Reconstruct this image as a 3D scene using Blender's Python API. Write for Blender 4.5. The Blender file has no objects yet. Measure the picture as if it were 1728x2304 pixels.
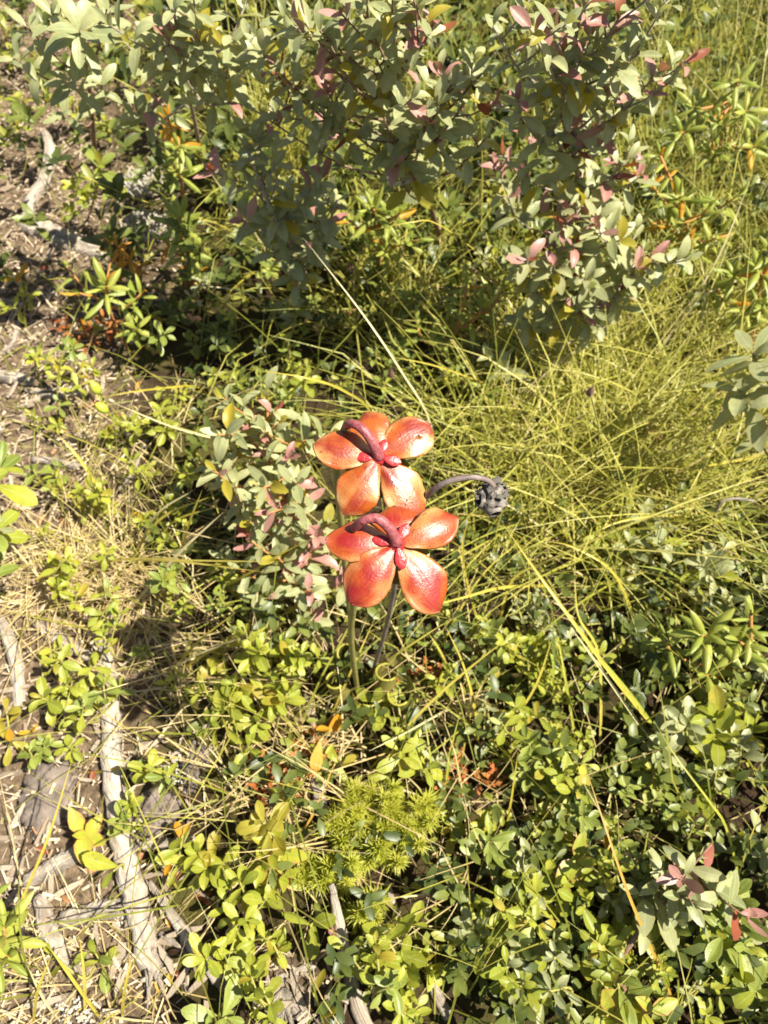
import bpy, math, random
import numpy as np
from mathutils import Vector, Matrix, noise
R = math.radians
random.seed(7); rng = np.random.default_rng(7)
scene = bpy.context.scene
COL = scene.collection

# ------------------------------------------------------------------ camera, sky, sun, exposure
CAM_H, PITCH, FOC, SENS = 0.72, 62.0, 26.0, 36.0
FPX = FOC / SENS * 2304.0
cam_d = bpy.data.cameras.new('camera'); cam = bpy.data.objects.new('camera', cam_d); COL.objects.link(cam)
cam.location = (0, 0, CAM_H); cam.rotation_euler = (R(90 - PITCH), 0, 0)
cam_d.sensor_fit = 'VERTICAL'; cam_d.sensor_height = SENS; cam_d.lens = FOC
cam_d.clip_start = 0.01; cam_d.clip_end = 400
cam_d.dof.use_dof = True; cam_d.dof.focus_distance = 0.385; cam_d.dof.aperture_fstop = 14
scene.camera = cam
SUN_EL, SUN_AZ = 59.0, 98.0                     # azimuth clockwise from +Y (straight ahead)
w = bpy.data.worlds.new('World'); scene.world = w; w.use_nodes = True
wn = w.node_tree.nodes; bgn = wn['Background']
sky = wn.new('ShaderNodeTexSky'); sky.sky_type = 'NISHITA'; sky.sun_disc = False
sky.sun_elevation = R(SUN_EL); sky.sun_rotation = R(SUN_AZ)
w.node_tree.links.new(sky.outputs[0], bgn.inputs[0]); bgn.inputs[1].default_value = 0.05
sd = bpy.data.lights.new('sun', 'SUN'); sd.energy = 5.0; sd.angle = R(0.5); sd.color = (1.0, 0.94, 0.79)
sun = bpy.data.objects.new('sun', sd); COL.objects.link(sun)
S = Vector((math.sin(R(SUN_AZ)) * math.cos(R(SUN_EL)), math.cos(R(SUN_AZ)) * math.cos(R(SUN_EL)), math.sin(R(SUN_EL))))
sun.rotation_euler = S.to_track_quat('Z', 'Y').to_euler(); sun.location = (1, 2, 3)
vs = scene.view_settings
vs.view_transform = 'Standard'; vs.look = 'None'; vs.gamma = 1; vs.use_curve_mapping = False; vs.exposure = 1.14

# ------------------------------------------------------------------ pixels (of the 1728 x 2304 photograph) and the ground
CF = Vector((0, math.cos(R(PITCH)), -math.sin(R(PITCH))))
CU = Vector((0, math.sin(R(PITCH)), math.cos(R(PITCH))))
CX = Vector((1, 0, 0)); CC = Vector((0, 0, CAM_H))
def gz(x, y):
    return (noise.noise((x * 3.1, y * 3.1, 1.7)) * 0.022 + noise.noise((x * 9.0, y * 9.0, 4.2)) * 0.008
            + noise.noise((x * 28.0, y * 28.0, 9.2)) * 0.0025)
def ray(px, py):
    return CX * ((px - 864) / FPX) - CU * ((py - 1152) / FPX) + CF
def P(px, py, h=0.0):
    """point h above the ground under pixel (px, py)"""
    d = ray(px, py); z = h; p = CC
    for _ in range(5):
        t = (z - CAM_H) / min(d.z, -0.08); p = CC + d * t; z = h + gz(p.x, p.y)
    return p
def PZ(px, py, z):
    d = ray(px, py); return CC + d * ((z - CAM_H) / min(d.z, -0.08))
def proj(p):
    v = Vector(p) - CC; f = v.dot(CF)
    if f < 0.02: return (-9999, 9999)
    return (864 + FPX * v.x / f, 1152 - FPX * v.dot(CU) / f)
def onground(p): return Vector((p[0], p[1], gz(p[0], p[1])))

# ------------------------------------------------------------------ materials
def newmat(name):
    m = bpy.data.materials.new(name); m.use_nodes = True
    return m, m.node_tree.nodes, m.node_tree.links
def mixc(n, l, fac, a, b, mode='MIX'):
    x = n.new('ShaderNodeMix'); x.data_type = 'RGBA'; x.blend_type = mode
    for sock, val in ((0, fac), (6, a), (7, b)):
        if hasattr(val, 'is_output'): l.new(val, x.inputs[sock])
        else: x.inputs[sock].default_value = val if sock == 0 else (*val, 1)
    return x.outputs[2]
def ramp(n, l, src, stops):
    r = n.new('ShaderNodeValToRGB'); l.new(src, r.inputs[0]); e = r.color_ramp.elements
    while len(e) < len(stops): e.new(0.5)
    for q, (p, c) in zip(e, stops):
        q.position = p; q.color = (*c, 1) if not isinstance(c, (int, float)) else (c, c, c, 1)
    return r.outputs[0]
def noisetex(n, l, scale, detail=3, vec=None, rough=0.55, dist=0):
    t = n.new('ShaderNodeTexNoise'); t.inputs['Scale'].default_value = scale; t.inputs['Detail'].default_value = detail
    t.inputs['Roughness'].default_value = rough; t.inputs['Distortion'].default_value = dist
    if vec is not None: l.new(vec, t.inputs['Vector'])
    return t.outputs[0]
def math_(n, l, op, a, b=None, clamp=False):
    x = n.new('ShaderNodeMath'); x.operation = op; x.use_clamp = clamp
    for i, v in enumerate((a, b)):
        if v is None: continue
        if hasattr(v, 'is_output'): l.new(v, x.inputs[i])
        else: x.inputs[i].default_value = v
    return x.outputs[0]
def bump(n, l, h, strength, dist):
    b = n.new('ShaderNodeBump'); b.inputs['Strength'].default_value = strength; b.inputs['Distance'].default_value = dist
    l.new(h, b.inputs['Height']); return b.outputs[0]

def leafmat(name, a, b, rib=None, edge=None, trans=0.38, rough=0.42, bulk=False, spec=0.5, tint=(1.0, 0.95, 0.35), spots=None):
    """two-sided leaf: colour between a and b by individual, paler rib, optional edge colour"""
    m, n, l = newmat(name); bs = n['Principled BSDF']
    if bulk:
        at = n.new('ShaderNodeAttribute'); at.attribute_name = 'rnd'; rv = at.outputs['Fac']
    else:
        oi = n.new('ShaderNodeObjectInfo'); rv = oi.outputs['Random']
    col = mixc(n, l, rv, a, b)
    tc = n.new('ShaderNodeTexCoord'); g = n.new('ShaderNodeNewGeometry')
    nz = noisetex(n, l, 110, 4, g.outputs['Position'])
    col = mixc(n, l, ramp(n, l, nz, [(0.35, 0.0), (0.75, 1.0)]), col, tuple(min(1, c * 1.5 + 0.01) for c in b), 'MIX') if False else mixc(
        n, l, math_(n, l, 'MULTIPLY', ramp(n, l, nz, [(0.35, 0.0), (0.75, 1.0)]), 0.45), col, tuple(c * 0.55 for c in a))
    if rib or edge or spots:
        uv = n.new('ShaderNodeUVMap'); uv.uv_map = 'UVMap'
        sp = n.new('ShaderNodeSeparateXYZ'); l.new(uv.outputs[0], sp.inputs[0])
        av = math_(n, l, 'ABSOLUTE', math_(n, l, 'SUBTRACT', sp.outputs[0], 0.5))     # 0 centre .. 0.5 edge
        if spots:
            ns = noisetex(n, l, 420, 2, g.outputs['Position'])
            col = mixc(n, l, ramp(n, l, ns, [(0.66, 0.0), (0.72, 0.8)]), col, spots)
        if edge: col = mixc(n, l, ramp(n, l, math_(n, l, 'ADD', av, math_(n, l, 'MULTIPLY', math_(n, l, 'SUBTRACT', nz, 0.5), 0.35)), [(0.36, 0.0), (0.5, 0.85)]), col, edge)
        if rib:
            col = mixc(n, l, ramp(n, l, av, [(0.012, 0.75), (0.045, 0.0)]), col, rib)
            # side veins
            wv = math_(n, l, 'SINE', math_(n, l, 'MULTIPLY', math_(n, l, 'SUBTRACT', sp.outputs[1], math_(n, l, 'MULTIPLY', av, 0.45)), 70.0))
            col = mixc(n, l, math_(n, l, 'MULTIPLY', ramp(n, l, wv, [(0.80, 0.0), (1.0, 1.0)]), 0.10), col, rib)
            l.new(bump(n, l, math_(n, l, 'ADD', math_(n, l, 'MULTIPLY', wv, .07), noisetex(n, l, 330, 3, g.outputs['Position'])), 0.4, 0.0006), bs.inputs['Normal'])
    l.new(col, bs.inputs['Base Color']); bs.inputs['Roughness'].default_value = rough
    bs.inputs['Specular IOR Level'].default_value = spec
    tr = n.new('ShaderNodeBsdfTranslucent'); l.new(mixc(n, l, 0.8, col, tint, 'MULTIPLY'), tr.inputs[0])
    # translucent light is a little stronger than the reflected colour
    br = n.new('ShaderNodeMix'); 
    mx = n.new('ShaderNodeMixShader'); mx.inputs[0].default_value = trans
    n.remove(br)
    l.new(bs.outputs[0], mx.inputs[1]); l.new(tr.outputs[0], mx.inputs[2]); l.new(mx.outputs[0], n['Material Output'].inputs[0])
    return m
def plainmat(name, a, b, scale=60, rough=0.8, bumpd=0.0008, bscale=None, stretch=None, obj=True, spec=0.25, detail=5, rnd=None):
    m, n, l = newmat(name); bs = n['Principled BSDF']; tc = n.new('ShaderNodeTexCoord')
    mp = n.new('ShaderNodeMapping'); l.new(tc.outputs['Object'], mp.inputs[0])
    if stretch: mp.inputs['Scale'].default_value = stretch
    nz = noisetex(n, l, scale, detail, mp.outputs[0])
    col = mixc(n, l, ramp(n, l, nz, [(0.3, 0.0), (0.7, 1.0)]), a, b)
    if rnd:
        if rnd == 'bulk':
            at = n.new('ShaderNodeAttribute'); at.attribute_name = 'rnd'; rv = at.outputs['Fac']
        else:
            oi = n.new('ShaderNodeObjectInfo'); rv = oi.outputs['Random']
        col = mixc(n, l, math_(n, l, 'MULTIPLY', rv, 0.7), col, tuple(c * q for c, q in zip(a, (0.42, 0.36, 0.32))))
    l.new(col, bs.inputs['Base Color']); bs.inputs['Roughness'].default_value = rough; bs.inputs['Specular IOR Level'].default_value = spec
    l.new(bump(n, l, noisetex(n, l, bscale or scale * 2, 5, mp.outputs[0]), 0.8, bumpd), bs.inputs['Normal'])
    return m

M = {}
M['leather'] = leafmat('grey_green_leaf', (0.33, 0.375, 0.175), (0.50, 0.51, 0.26), rib=(0.58, 0.53, 0.3), edge=(0.45, 0.40, 0.16), trans=0.37)
M['leather_yellow'] = leafmat('yellow_leaf', (0.52, 0.42, 0.05), (0.50, 0.46, 0.08), rib=(0.3, 0.3, 0.04), trans=0.5)
M['leather_pink'] = leafmat('pink_leaf', (0.40, 0.17, 0.15), (0.52, 0.30, 0.25), rib=(0.5, 0.3, 0.2), trans=0.25)
M['leather_brown'] = leafmat('red_brown_leaf', (0.26, 0.06, 0.03), (0.35, 0.11, 0.04), trans=0.25, rough=0.6)
M['lab'] = leafmat('narrow_green_leaf', (0.27, 0.33, 0.05), (0.46, 0.47, 0.09), rib=(0.30, 0.36, 0.06), trans=0.32)
M['lab_orange'] = leafmat('orange_leaf', (0.62, 0.27, 0.02), (0.66, 0.42, 0.04), trans=0.42)
M['fresh'] = leafmat('fresh_green_leaf', (0.31, 0.36, 0.035), (0.50, 0.50, 0.06), rib=(0.5, 0.55, 0.2), trans=0.42, spots=(0.22, 0.12, 0.04))
M['deep'] = leafmat('deep_green_leaf', (0.18, 0.23, 0.035), (0.33, 0.37, 0.07), rib=(0.32, 0.4, 0.14), trans=0.3, edge=(0.34, 0.36, 0.1))
M['bunch'] = leafmat('broad_yellow_green_leaf', (0.40, 0.44, 0.04), (0.52, 0.50, 0.06), rib=(0.3, 0.36, 0.04), edge=(0.62, 0.28, 0.10), trans=0.42)
M['cover'] = leafmat('ground_cover_leaf', (0.13, 0.17, 0.03), (0.44, 0.43, 0.08), bulk=True, trans=0.35)
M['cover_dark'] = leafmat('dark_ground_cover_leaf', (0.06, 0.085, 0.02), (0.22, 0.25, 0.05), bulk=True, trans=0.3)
M['gold'] = leafmat('golden_sedge', (0.36, 0.37, 0.04), (0.62, 0.55, 0.15), bulk=True, trans=0.35, rough=0.5)
M['straw'] = leafmat('straw', (0.52, 0.38, 0.15), (0.74, 0.60, 0.32), bulk=True, trans=0.25, rough=0.55)
M['olive'] = leafmat('olive_grass', (0.22, 0.25, 0.03), (0.50, 0.44, 0.08), bulk=True, trans=0.35, rough=0.5)
M['b_gold'] = leafmat('golden_blade', (0.50, 0.42, 0.05), (0.66, 0.54, 0.12), trans=0.3, rough=0.4)
M['b_straw'] = leafmat('pale_straw_blade', (0.62, 0.52, 0.28), (0.70, 0.62, 0.34), trans=0.2, rough=0.4)
M['b_green'] = leafmat('green_blade', (0.30, 0.36, 0.05), (0.48, 0.46, 0.07), trans=0.3, rough=0.4)
M['b_orange'] = leafmat('rusty_blade', (0.50, 0.30, 0.05), (0.58, 0.36, 0.08), trans=0.25, rough=0.5)
M['moss'] = leafmat('haircap_moss', (0.40, 0.43, 0.04), (0.56, 0.55, 0.08), trans=0.4, rough=0.5)
M['sphag'] = leafmat('red_moss', (0.34, 0.09, 0.02), (0.50, 0.20, 0.05), bulk=True, trans=0.2, rough=0.8)
M['stem_brown'] = plainmat('bark_brown', (0.16, 0.08, 0.05), (0.30, 0.20, 0.14), 300, bumpd=0.0004)
M['stem_grey'] = plainmat('bark_grey', (0.20, 0.15, 0.12), (0.40, 0.33, 0.27), 300, bumpd=0.0004)
M['stem_rust'] = plainmat('rusty_stem', (0.40, 0.16, 0.05), (0.50, 0.26, 0.09), 300, bumpd=0.0003)
M['stem_green'] = plainmat('green_stem', (0.28, 0.28, 0.07), (0.36, 0.30, 0.10), 300, bumpd=0.0002)
def woodmat(name, a, b, dark):
    m, n, l = newmat(name); bs = n['Principled BSDF']; uv = n.new('ShaderNodeUVMap'); uv.uv_map = 'UVMap'; tc = n.new('ShaderNodeTexCoord')
    mp = n.new('ShaderNodeMapping'); mp.inputs['Scale'].default_value = (9, 2.6, 1); l.new(uv.outputs[0], mp.inputs[0])
    add = n.new('ShaderNodeVectorMath'); add.operation = 'ADD'; l.new(mp.outputs[0], add.inputs[0])
    sc = n.new('ShaderNodeVectorMath'); sc.operation = 'SCALE'; sc.inputs['Scale'].default_value = 30; l.new(tc.outputs['Object'], sc.inputs[0]); l.new(sc.outputs[0], add.inputs[1])
    g1 = noisetex(n, l, 1.0, 8, add.outputs[0], 0.65, .4); g2 = noisetex(n, l, 55, 5, tc.outputs['Object'], 0.6); g3 = noisetex(n, l, 2.6, 4, add.outputs[0], 0.6)
    c = mixc(n, l, ramp(n, l, g1, [(0.35, 0.0), (0.62, 1.0)]), a, b)
    c = mixc(n, l, math_(n, l, 'MULTIPLY', ramp(n, l, g2, [(0.5, 0.0), (0.72, 1.0)]), 0.6), c, tuple(x * .55 for x in a))
    c = mixc(n, l, ramp(n, l, g3, [(0.30, 0.9), (0.39, 0.0)]), c, dark)
    l.new(c, bs.inputs['Base Color']); bs.inputs['Roughness'].default_value = .9; bs.inputs['Specular IOR Level'].default_value = .12
    h = math_(n, l, 'ADD', math_(n, l, 'MULTIPLY', g1, 1.4), math_(n, l, 'ADD', g3, math_(n, l, 'MULTIPLY', g2, .6)))
    l.new(bump(n, l, h, .9, .0028), bs.inputs['Normal']); return m
M['wood'] = woodmat('weathered_wood', (0.30, 0.24, 0.19), (0.56, 0.49, 0.41), (0.06, 0.045, 0.035))
M['wood_old'] = plainmat('weathered_wood', (0.30, 0.24, 0.19), (0.66, 0.58, 0.49), 34, rough=0.85, bumpd=0.002, bscale=90, stretch=(1, 1, 0.12), rnd=None, detail=8)
M['chip'] = plainmat('wood_chip', (0.42, 0.33, 0.24), (0.66, 0.56, 0.44), 90, rough=0.85, bumpd=0.001, bscale=200, stretch=(1, 1, 0.15), rnd='obj')
M['litter'] = plainmat('litter', (0.50, 0.39, 0.27), (0.68, 0.56, 0.42), 150, rough=0.9, bumpd=0.0006, rnd='bulk')
M['bark'] = plainmat('dark_bark', (0.085, 0.065, 0.055), (0.24, 0.195, 0.165), 60, rough=0.9, bumpd=0.003, bscale=110)
M['lichen'] = plainmat('grey_lichen', (0.42, 0.39, 0.33), (0.60, 0.56, 0.49), 150, rough=0.9, bumpd=0.001)
M['dead'] = leafmat('dead_leaf', (0.40, 0.17, 0.07), (0.58, 0.34, 0.17), rib=(0.3, 0.15, 0.06), trans=0.2, rough=0.6)
M['pitcher'] = leafmat('pitcher', (0.15, 0.16, 0.04), (0.26, 0.22, 0.06), trans=0.25, rough=0.35)
M['pod'] = plainmat('green_pod', (0.34, 0.40, 0.04), (0.48, 0.50, 0.07), 200, rough=0.4, bumpd=0.0003)

def groundmat():
    m, n, l = newmat('peat_ground'); bs = n['Principled BSDF']; g = n.new('ShaderNodeNewGeometry'); p = g.outputs['Position']
    at = n.new('ShaderNodeAttribute'); at.attribute_name = 'litter'
    n1 = noisetex(n, l, 14, 6, p); n2 = noisetex(n, l, 120, 6, p, 0.65)
    peat = mixc(n, l, n2, (0.012, 0.008, 0.005), (0.075, 0.046, 0.026))  # peat and moss tones darkened to stand in for shade in deep gaps
    moss = mixc(n, l, n2, (0.028, 0.026, 0.007), (0.13, 0.115, 0.03))
    lit = mixc(n, l, ramp(n, l, n2, [(0.3, 0.0), (0.7, 1.0)]), (0.045, 0.030, 0.018), (0.30, 0.215, 0.14))
    c = mixc(n, l, ramp(n, l, n1, [(0.42, 0.0), (0.6, 1.0)]), peat, moss)
    c = mixc(n, l, at.outputs['Fac'], c, lit)
    l.new(c, bs.inputs['Base Color']); bs.inputs['Roughness'].default_value = 0.95; bs.inputs['Specular IOR Level'].default_value = 0.15
    l.new(bump(n, l, noisetex(n, l, 220, 6, p, 0.7), 1.0, 0.004), bs.inputs['Normal'])
    return m
M['ground'] = groundmat()

def sepalmat(name, red, orange, pale, amount):
    m, n, l = newmat(name); bs = n['Principled BSDF']
    uv = n.new('ShaderNodeUVMap'); uv.uv_map = 'UVMap'; sp = n.new('ShaderNodeSeparateXYZ'); l.new(uv.outputs[0], sp.inputs[0])
    oi = n.new('ShaderNodeObjectInfo'); tc = n.new('ShaderNodeTexCoord')
    off = n.new('ShaderNodeVectorMath'); off.operation = 'ADD'; l.new(tc.outputs['Object'], off.inputs[0])
    cm = n.new('ShaderNodeCombineXYZ'); l.new(math_(n, l, 'MULTIPLY', oi.outputs['Random'], 3.0), cm.inputs[0]); l.new(cm.outputs[0], off.inputs[1])
    v = off.outputs[0]
    n1 = noisetex(n, l, 70, 1, v); n2 = noisetex(n, l, 900, 3, v)
    # veins: noise stretched along the sepal
    mp = n.new('ShaderNodeMapping'); mp.inputs['Scale'].default_value = (26, 2.2, 1); l.new(uv.outputs[0], mp.inputs[0])
    vn = noisetex(n, l, 1.0, 4, mp.outputs[0], 0.6, 0.6)
    av = math_(n, l, 'ABSOLUTE', math_(n, l, 'SUBTRACT', sp.outputs[0], 0.5))
    u = sp.outputs[1]
    # redness: strong in the middle and the tip, weak toward the margins
    f = math_(n, l, 'ADD', math_(n, l, 'MULTIPLY', math_(n, l, 'SUBTRACT', n1, 0.5), 4.2), amount)
    f = math_(n, l, 'SUBTRACT', f, math_(n, l, 'MULTIPLY', math_(n, l, 'POWER', av, 2.0), 2.4))
    f = math_(n, l, 'ADD', f, math_(n, l, 'MULTIPLY', math_(n, l, 'SUBTRACT', vn, 0.5), 1.7), True)
    c = mixc(n, l, f, orange, red)
    pale_glare = math_(n, l, 'SUBTRACT', math_(n, l, 'ADD', math_(n, l, 'MULTIPLY', av, 1.5), math_(n, l, 'MULTIPLY', math_(n, l, 'SUBTRACT', noisetex(n, l, 48, 2, v), 0.5), 3.2)), 0.44, True)
    c = mixc(n, l, math_(n, l, 'MULTIPLY', pale_glare, 1.35, True), c, pale)  # pale margins plus broad sheen highlights put into the colour
    c = mixc(n, l, math_(n, l, 'MULTIPLY', ramp(n, l, n2, [(0.5, 0.0), (0.75, 1.0)]), 0.35), c, tuple(x * 0.55 for x in red))
    tipf = math_(n, l, 'MULTIPLY', ramp(n, l, u, [(0.86, 0.0), (1.0, 1.0)]), 0.7)
    c = mixc(n, l, tipf, c, (0.22, 0.03, 0.015))
    c = mixc(n, l, ramp(n, l, av, [(0.480, 0.0), (0.496, 0.75)]), c, (0.16, 0.035, 0.012))
    sr = ramp(n, l, noisetex(n, l, 380, 1, v), [(0.70, 0.0), (0.74, 0.8)])
    c = mixc(n, l, sr, c, (0.22, 0.05, 0.02))
    l.new(c, bs.inputs['Base Color']); bs.inputs['Roughness'].default_value = 0.36
    bs.inputs['Specular IOR Level'].default_value = 0.7
    bs.inputs['Coat Weight'].default_value = 0.4; bs.inputs['Coat Roughness'].default_value = 0.36
    bs.inputs['Subsurface Weight'].default_value = 0.12; bs.inputs['Subsurface Radius'].default_value = (0.004, 0.0015, 0.0006); bs.inputs['Subsurface Scale'].default_value = 1.0
    h = math_(n, l, 'ADD', n2, math_(n, l, 'MULTIPLY', vn, 0.8))
    h = math_(n, l, 'ADD', h, math_(n, l, 'MULTIPLY', noisetex(n, l, 260, 2, v), 1.2)); l.new(bump(n, l, h, 0.5, 0.0004), bs.inputs['Normal'])
    tr = n.new('ShaderNodeBsdfTranslucent'); l.new(c, tr.inputs[0]); mx = n.new('ShaderNodeMixShader'); mx.inputs[0].default_value = 0.12
    l.new(bs.outputs[0], mx.inputs[1]); l.new(tr.outputs[0], mx.inputs[2]); l.new(mx.outputs[0], n['Material Output'].inputs[0])
    return m
M['sepal_a'] = sepalmat('orange_sepal', (0.27, 0.022, 0.009), (0.46, 0.105, 0.012), (0.66, 0.38, 0.13), 0.50)
M['sepal_b'] = sepalmat('red_sepal', (0.31, 0.014, 0.008), (0.45, 0.085, 0.010), (0.62, 0.29, 0.09), 0.54)
M['scape_top'] = plainmat('purple_red_stalk', (0.20, 0.035, 0.05), (0.38, 0.12, 0.12), 420, rough=0.42, bumpd=0.0012, bscale=330, spec=0.5)
M['scape'] = plainmat('olive_stalk', (0.22, 0.20, 0.06), (0.32, 0.28, 0.09), 120, rough=0.5, bumpd=0.0002)
M['bract'] = plainmat('glossy_red_bract', (0.26, 0.012, 0.02), (0.42, 0.03, 0.03), 200, rough=0.34, bumpd=0.0006, spec=0.55)
M['style'] = leafmat('yellow_green_style', (0.42, 0.40, 0.06), (0.50, 0.46, 0.08), trans=0.3)
M['dry'] = plainmat('dried_grey', (0.055, 0.044, 0.036), (0.36, 0.32, 0.27), 240, rough=0.75, bumpd=0.0012, bscale=260, detail=6)
M['dry_stalk'] = plainmat('dried_stalk', (0.13, 0.095, 0.085), (0.27, 0.21, 0.19), 120, rough=0.55, bumpd=0.0008, bscale=300, stretch=(1, 1, 0.3), spec=0.4)
M['shade_black'] = plainmat('hollow_shade', (0.012, 0.01, 0.009), (0.03, 0.025, 0.02), 100)
M['drop'] = plainmat('water_droplet', (0.45, 0.10, 0.04), (0.55, 0.2, 0.1), 200, rough=0.08, bumpd=0.0, spec=1.0)
M['white'] = plainmat('white_patch', (0.75, 0.74, 0.70), (0.82, 0.81, 0.78), 200, rough=0.5)
M['brownhead'] = plainmat('brown_seed_head', (0.11, 0.06, 0.05), (0.24, 0.14, 0.10), 400, bumpd=0.001)

# ------------------------------------------------------------------ object helpers
def link(o, parent=None):
    COL.objects.link(o)
    if parent is not None: o.parent = parent
    return o
def tag(o, label=None, cat=None, group=None, kind=None):
    if label: o['label'] = label
    if cat: o['category'] = cat
    if group: o['group'] = group
    if kind: o['kind'] = kind
    return o
def empty(name, loc, label, cat, group=None):
    o = bpy.data.objects.new(name, None); o.location = loc; o.empty_display_size = 0.02; COL.objects.link(o)
    return tag(o, label, cat, group)
def mesh(name, verts, faces, mat, uvs=None, rnd=None, smooth=True):
    me = bpy.data.meshes.new(name); me.from_pydata([tuple(v) for v in verts], [], faces)
    me.materials.append(M[mat] if isinstance(mat, str) else mat)
    if uvs is not None:
        ul = me.uv_layers.new(name='UVMap'); vi = np.empty(len(me.loops), dtype=np.int32); me.loops.foreach_get('vertex_index', vi)
        ul.data.foreach_set('uv', np.asarray(uvs, dtype=np.float32)[vi].ravel())
    if smooth: me.polygons.foreach_set('use_smooth', np.ones(len(me.polygons), dtype=bool))
    me.update(); return me
def bulkmesh(name, verts, quads, mat, rnd):
    """big meshes straight from numpy arrays; rnd is one value per vertex"""
    me = bpy.data.meshes.new(name); nv, nf = len(verts), len(quads)
    me.vertices.add(nv); me.vertices.foreach_set('co', np.asarray(verts, np.float32).ravel())
    me.loops.add(nf * 4); me.loops.foreach_set('vertex_index', np.asarray(quads, np.int32).ravel())
    me.polygons.add(nf); me.polygons.foreach_set('loop_start', np.arange(0, nf * 4, 4, dtype=np.int32))
    me.polygons.foreach_set('use_smooth', np.ones(nf, dtype=bool))
    me.update(calc_edges=True)
    a = me.attributes.new('rnd', 'FLOAT', 'POINT'); a.data.foreach_set('value', np.asarray(rnd, np.float32))
    me.materials.append(M[mat]); return me
def smoothline(pts, n):
    """Catmull-Rom through pts -> n points"""
    pts = [Vector(p) for p in pts]
    q = [pts[0] * 2 - pts[1]] + pts + [pts[-1] * 2 - pts[-2]]; out = []; m = len(pts) - 1
    for i in range(n):
        t = i / (n - 1) * m; k = min(int(t), m - 1); f = t - k; a, b, c, d = q[k:k + 4]
        out.append(0.5 * ((2 * b) + (c - a) * f + (2 * a - 5 * b + 4 * c - d) * f * f + (3 * b - a - 3 * c + d) * f ** 3))
    return out
def tube(pts, radii, seg=7, jag=0.0, cap=True):
    """tapered tube; returns verts, faces, uvs"""
    V, F, U = [], [], []; n = len(pts); up = Vector((0.13, 0.21, 0.97)); prev = None
    for i, p in enumerate(pts):
        d = (pts[min(i + 1, n - 1)] - pts[max(i - 1, 0)]).normalized()
        s = (prev - d * prev.dot(d)) if prev is not None else d.cross(up)
        if s.length < 1e-5: s = d.cross(Vector((1, 0, 0)))
        s.normalize(); prev = s; t = d.cross(s); r = radii[i] if hasattr(radii, '__len__') else radii
        for k in range(seg):
            a = 2 * math.pi * k / seg; rr = r * (1 + jag * (noise.noise((k * 1.7, i * 0.55, r * 900)) + 0.5 * random.uniform(-1, 1)))
            V.append(p + s * (math.cos(a) * rr) + t * (math.sin(a) * rr)); U.append((k / seg, i / (n - 1)))
    for i in range(n - 1):
        for k in range(seg):
            F.append((i * seg + k, i * seg + (k + 1) % seg, (i + 1) * seg + (k + 1) % seg, (i + 1) * seg + k))
    if cap: F.append(tuple(range(seg))[::-1]); F.append(tuple((n - 1) * seg + k for k in range(seg)))
    return V, F, U
def part(name, parent, me, mat4=None):
    o = bpy.data.objects.new(name, me); link(o, parent)
    if mat4 is not None: o.matrix_basis = mat4
    return o
def tubepart(name, parent, pts, radii, mat, seg=7, jag=0.0, base=None):
    base = base if base is not None else parent.location
    V, F, U = tube([p - base for p in pts], radii, seg, jag)
    return part(name, parent, mesh(name, V, F, mat, U))

# ------------------------------------------------------------------ leaf library (unit length along +Y, normal +Z)
PROFILE = {
    'ellip': [(0, .05), (.08, .24), (.25, .74), (.48, 1.0), (.7, .90), (.86, .60), (.95, .30), (1, .02)],
    'narrow': [(0, .12), (.08, .42), (.3, .9), (.5, 1.0), (.72, .86), (.9, .5), (1, .03)],
    'ovate': [(0, .06), (.1, .5), (.3, .95), (.45, 1.0), (.68, .76), (.87, .36), (1, .0)],
    'obov': [(0, .07), (.15, .30), (.4, .76), (.62, 1.0), (.82, .86), (.93, .52), (1, .04)],
}
def leafgeo(profile, wid, fold=0.25, arch=0.25, twist=0.0, nu=6, nv=4, cup=0.0, wave=0.0):
    pr = PROFILE[profile]; V, F, U = [], [], []; y = z = u_ = 0.0
    for i in range(nu + 1):
        u = .5 - .5 * math.cos(math.pi * (.12 + .88 * i / nu)) if i else 0.0; du = u - u_; u_ = u; hw = np.interp(u, [p[0] for p in pr], [p[1] for p in pr]) * wid * 0.5
        th = arch * (0.5 - u) * 2
        if i: y += math.cos(th) * du; z += math.sin(th) * du
        for j in range(nv + 1):
            v = j / nv * 2 - 1
            x = hw * v; zz = z + abs(v) * hw * fold - cup * v * v * hw + wave * math.sin(u * 9 + v) * hw * 0.5 * abs(v)
            a = twist * u; V.append(Vector((x * math.cos(a) - (zz - z) * math.sin(a), y, z + x * math.sin(a) + (zz - z) * math.cos(a)))); U.append((j / nv, u))
    for i in range(nu):
        for j in range(nv):
            a = i * (nv + 1) + j; F.append((a, a + 1, a + nv + 2, a + nv + 1))
    return V, F, U
LEAVES = {}
def leafset(key, mats, profile, wid, variants=5, fold=(.05, .4), arch=(-.1, .5), cup=0.0, nv=4):
    for mt in mats:
        LEAVES[(key, mt)] = []
        for k in range(variants):
            V, F, U = leafgeo(profile, wid * random.uniform(.82, 1.15), random.uniform(*fold), random.uniform(*arch), random.uniform(-.35, .35), 6, nv, cup, random.uniform(-.25, .25))
            LEAVES[(key, mt)].append(mesh('leaf', V, F, mt, U))
leafset('leather', ['leather', 'leather_yellow', 'leather_pink', 'leather_brown'], 'ellip', 0.42, 8, (.0, .65), (-.35, .8))
leafset('lab', ['lab', 'lab_orange', 'leather_brown'], 'narrow', 0.235, 5, (-.3, 0.0), (.0, .7), cup=0.5)
leafset('fresh', ['fresh', 'deep', 'leather_yellow', 'lab_orange', 'leather'], 'obov', 0.44, 7, (.0, .7), (-.35, .8))
leafset('bunch', ['bunch', 'deep'], 'ovate', 0.56, 4, (.1, .35), (.1, .5))
leafset('dead', ['dead', 'lab_orange', 'leather_brown'], 'ellip', 0.42, 5, (.2, .9), (-.6, .9))

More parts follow.
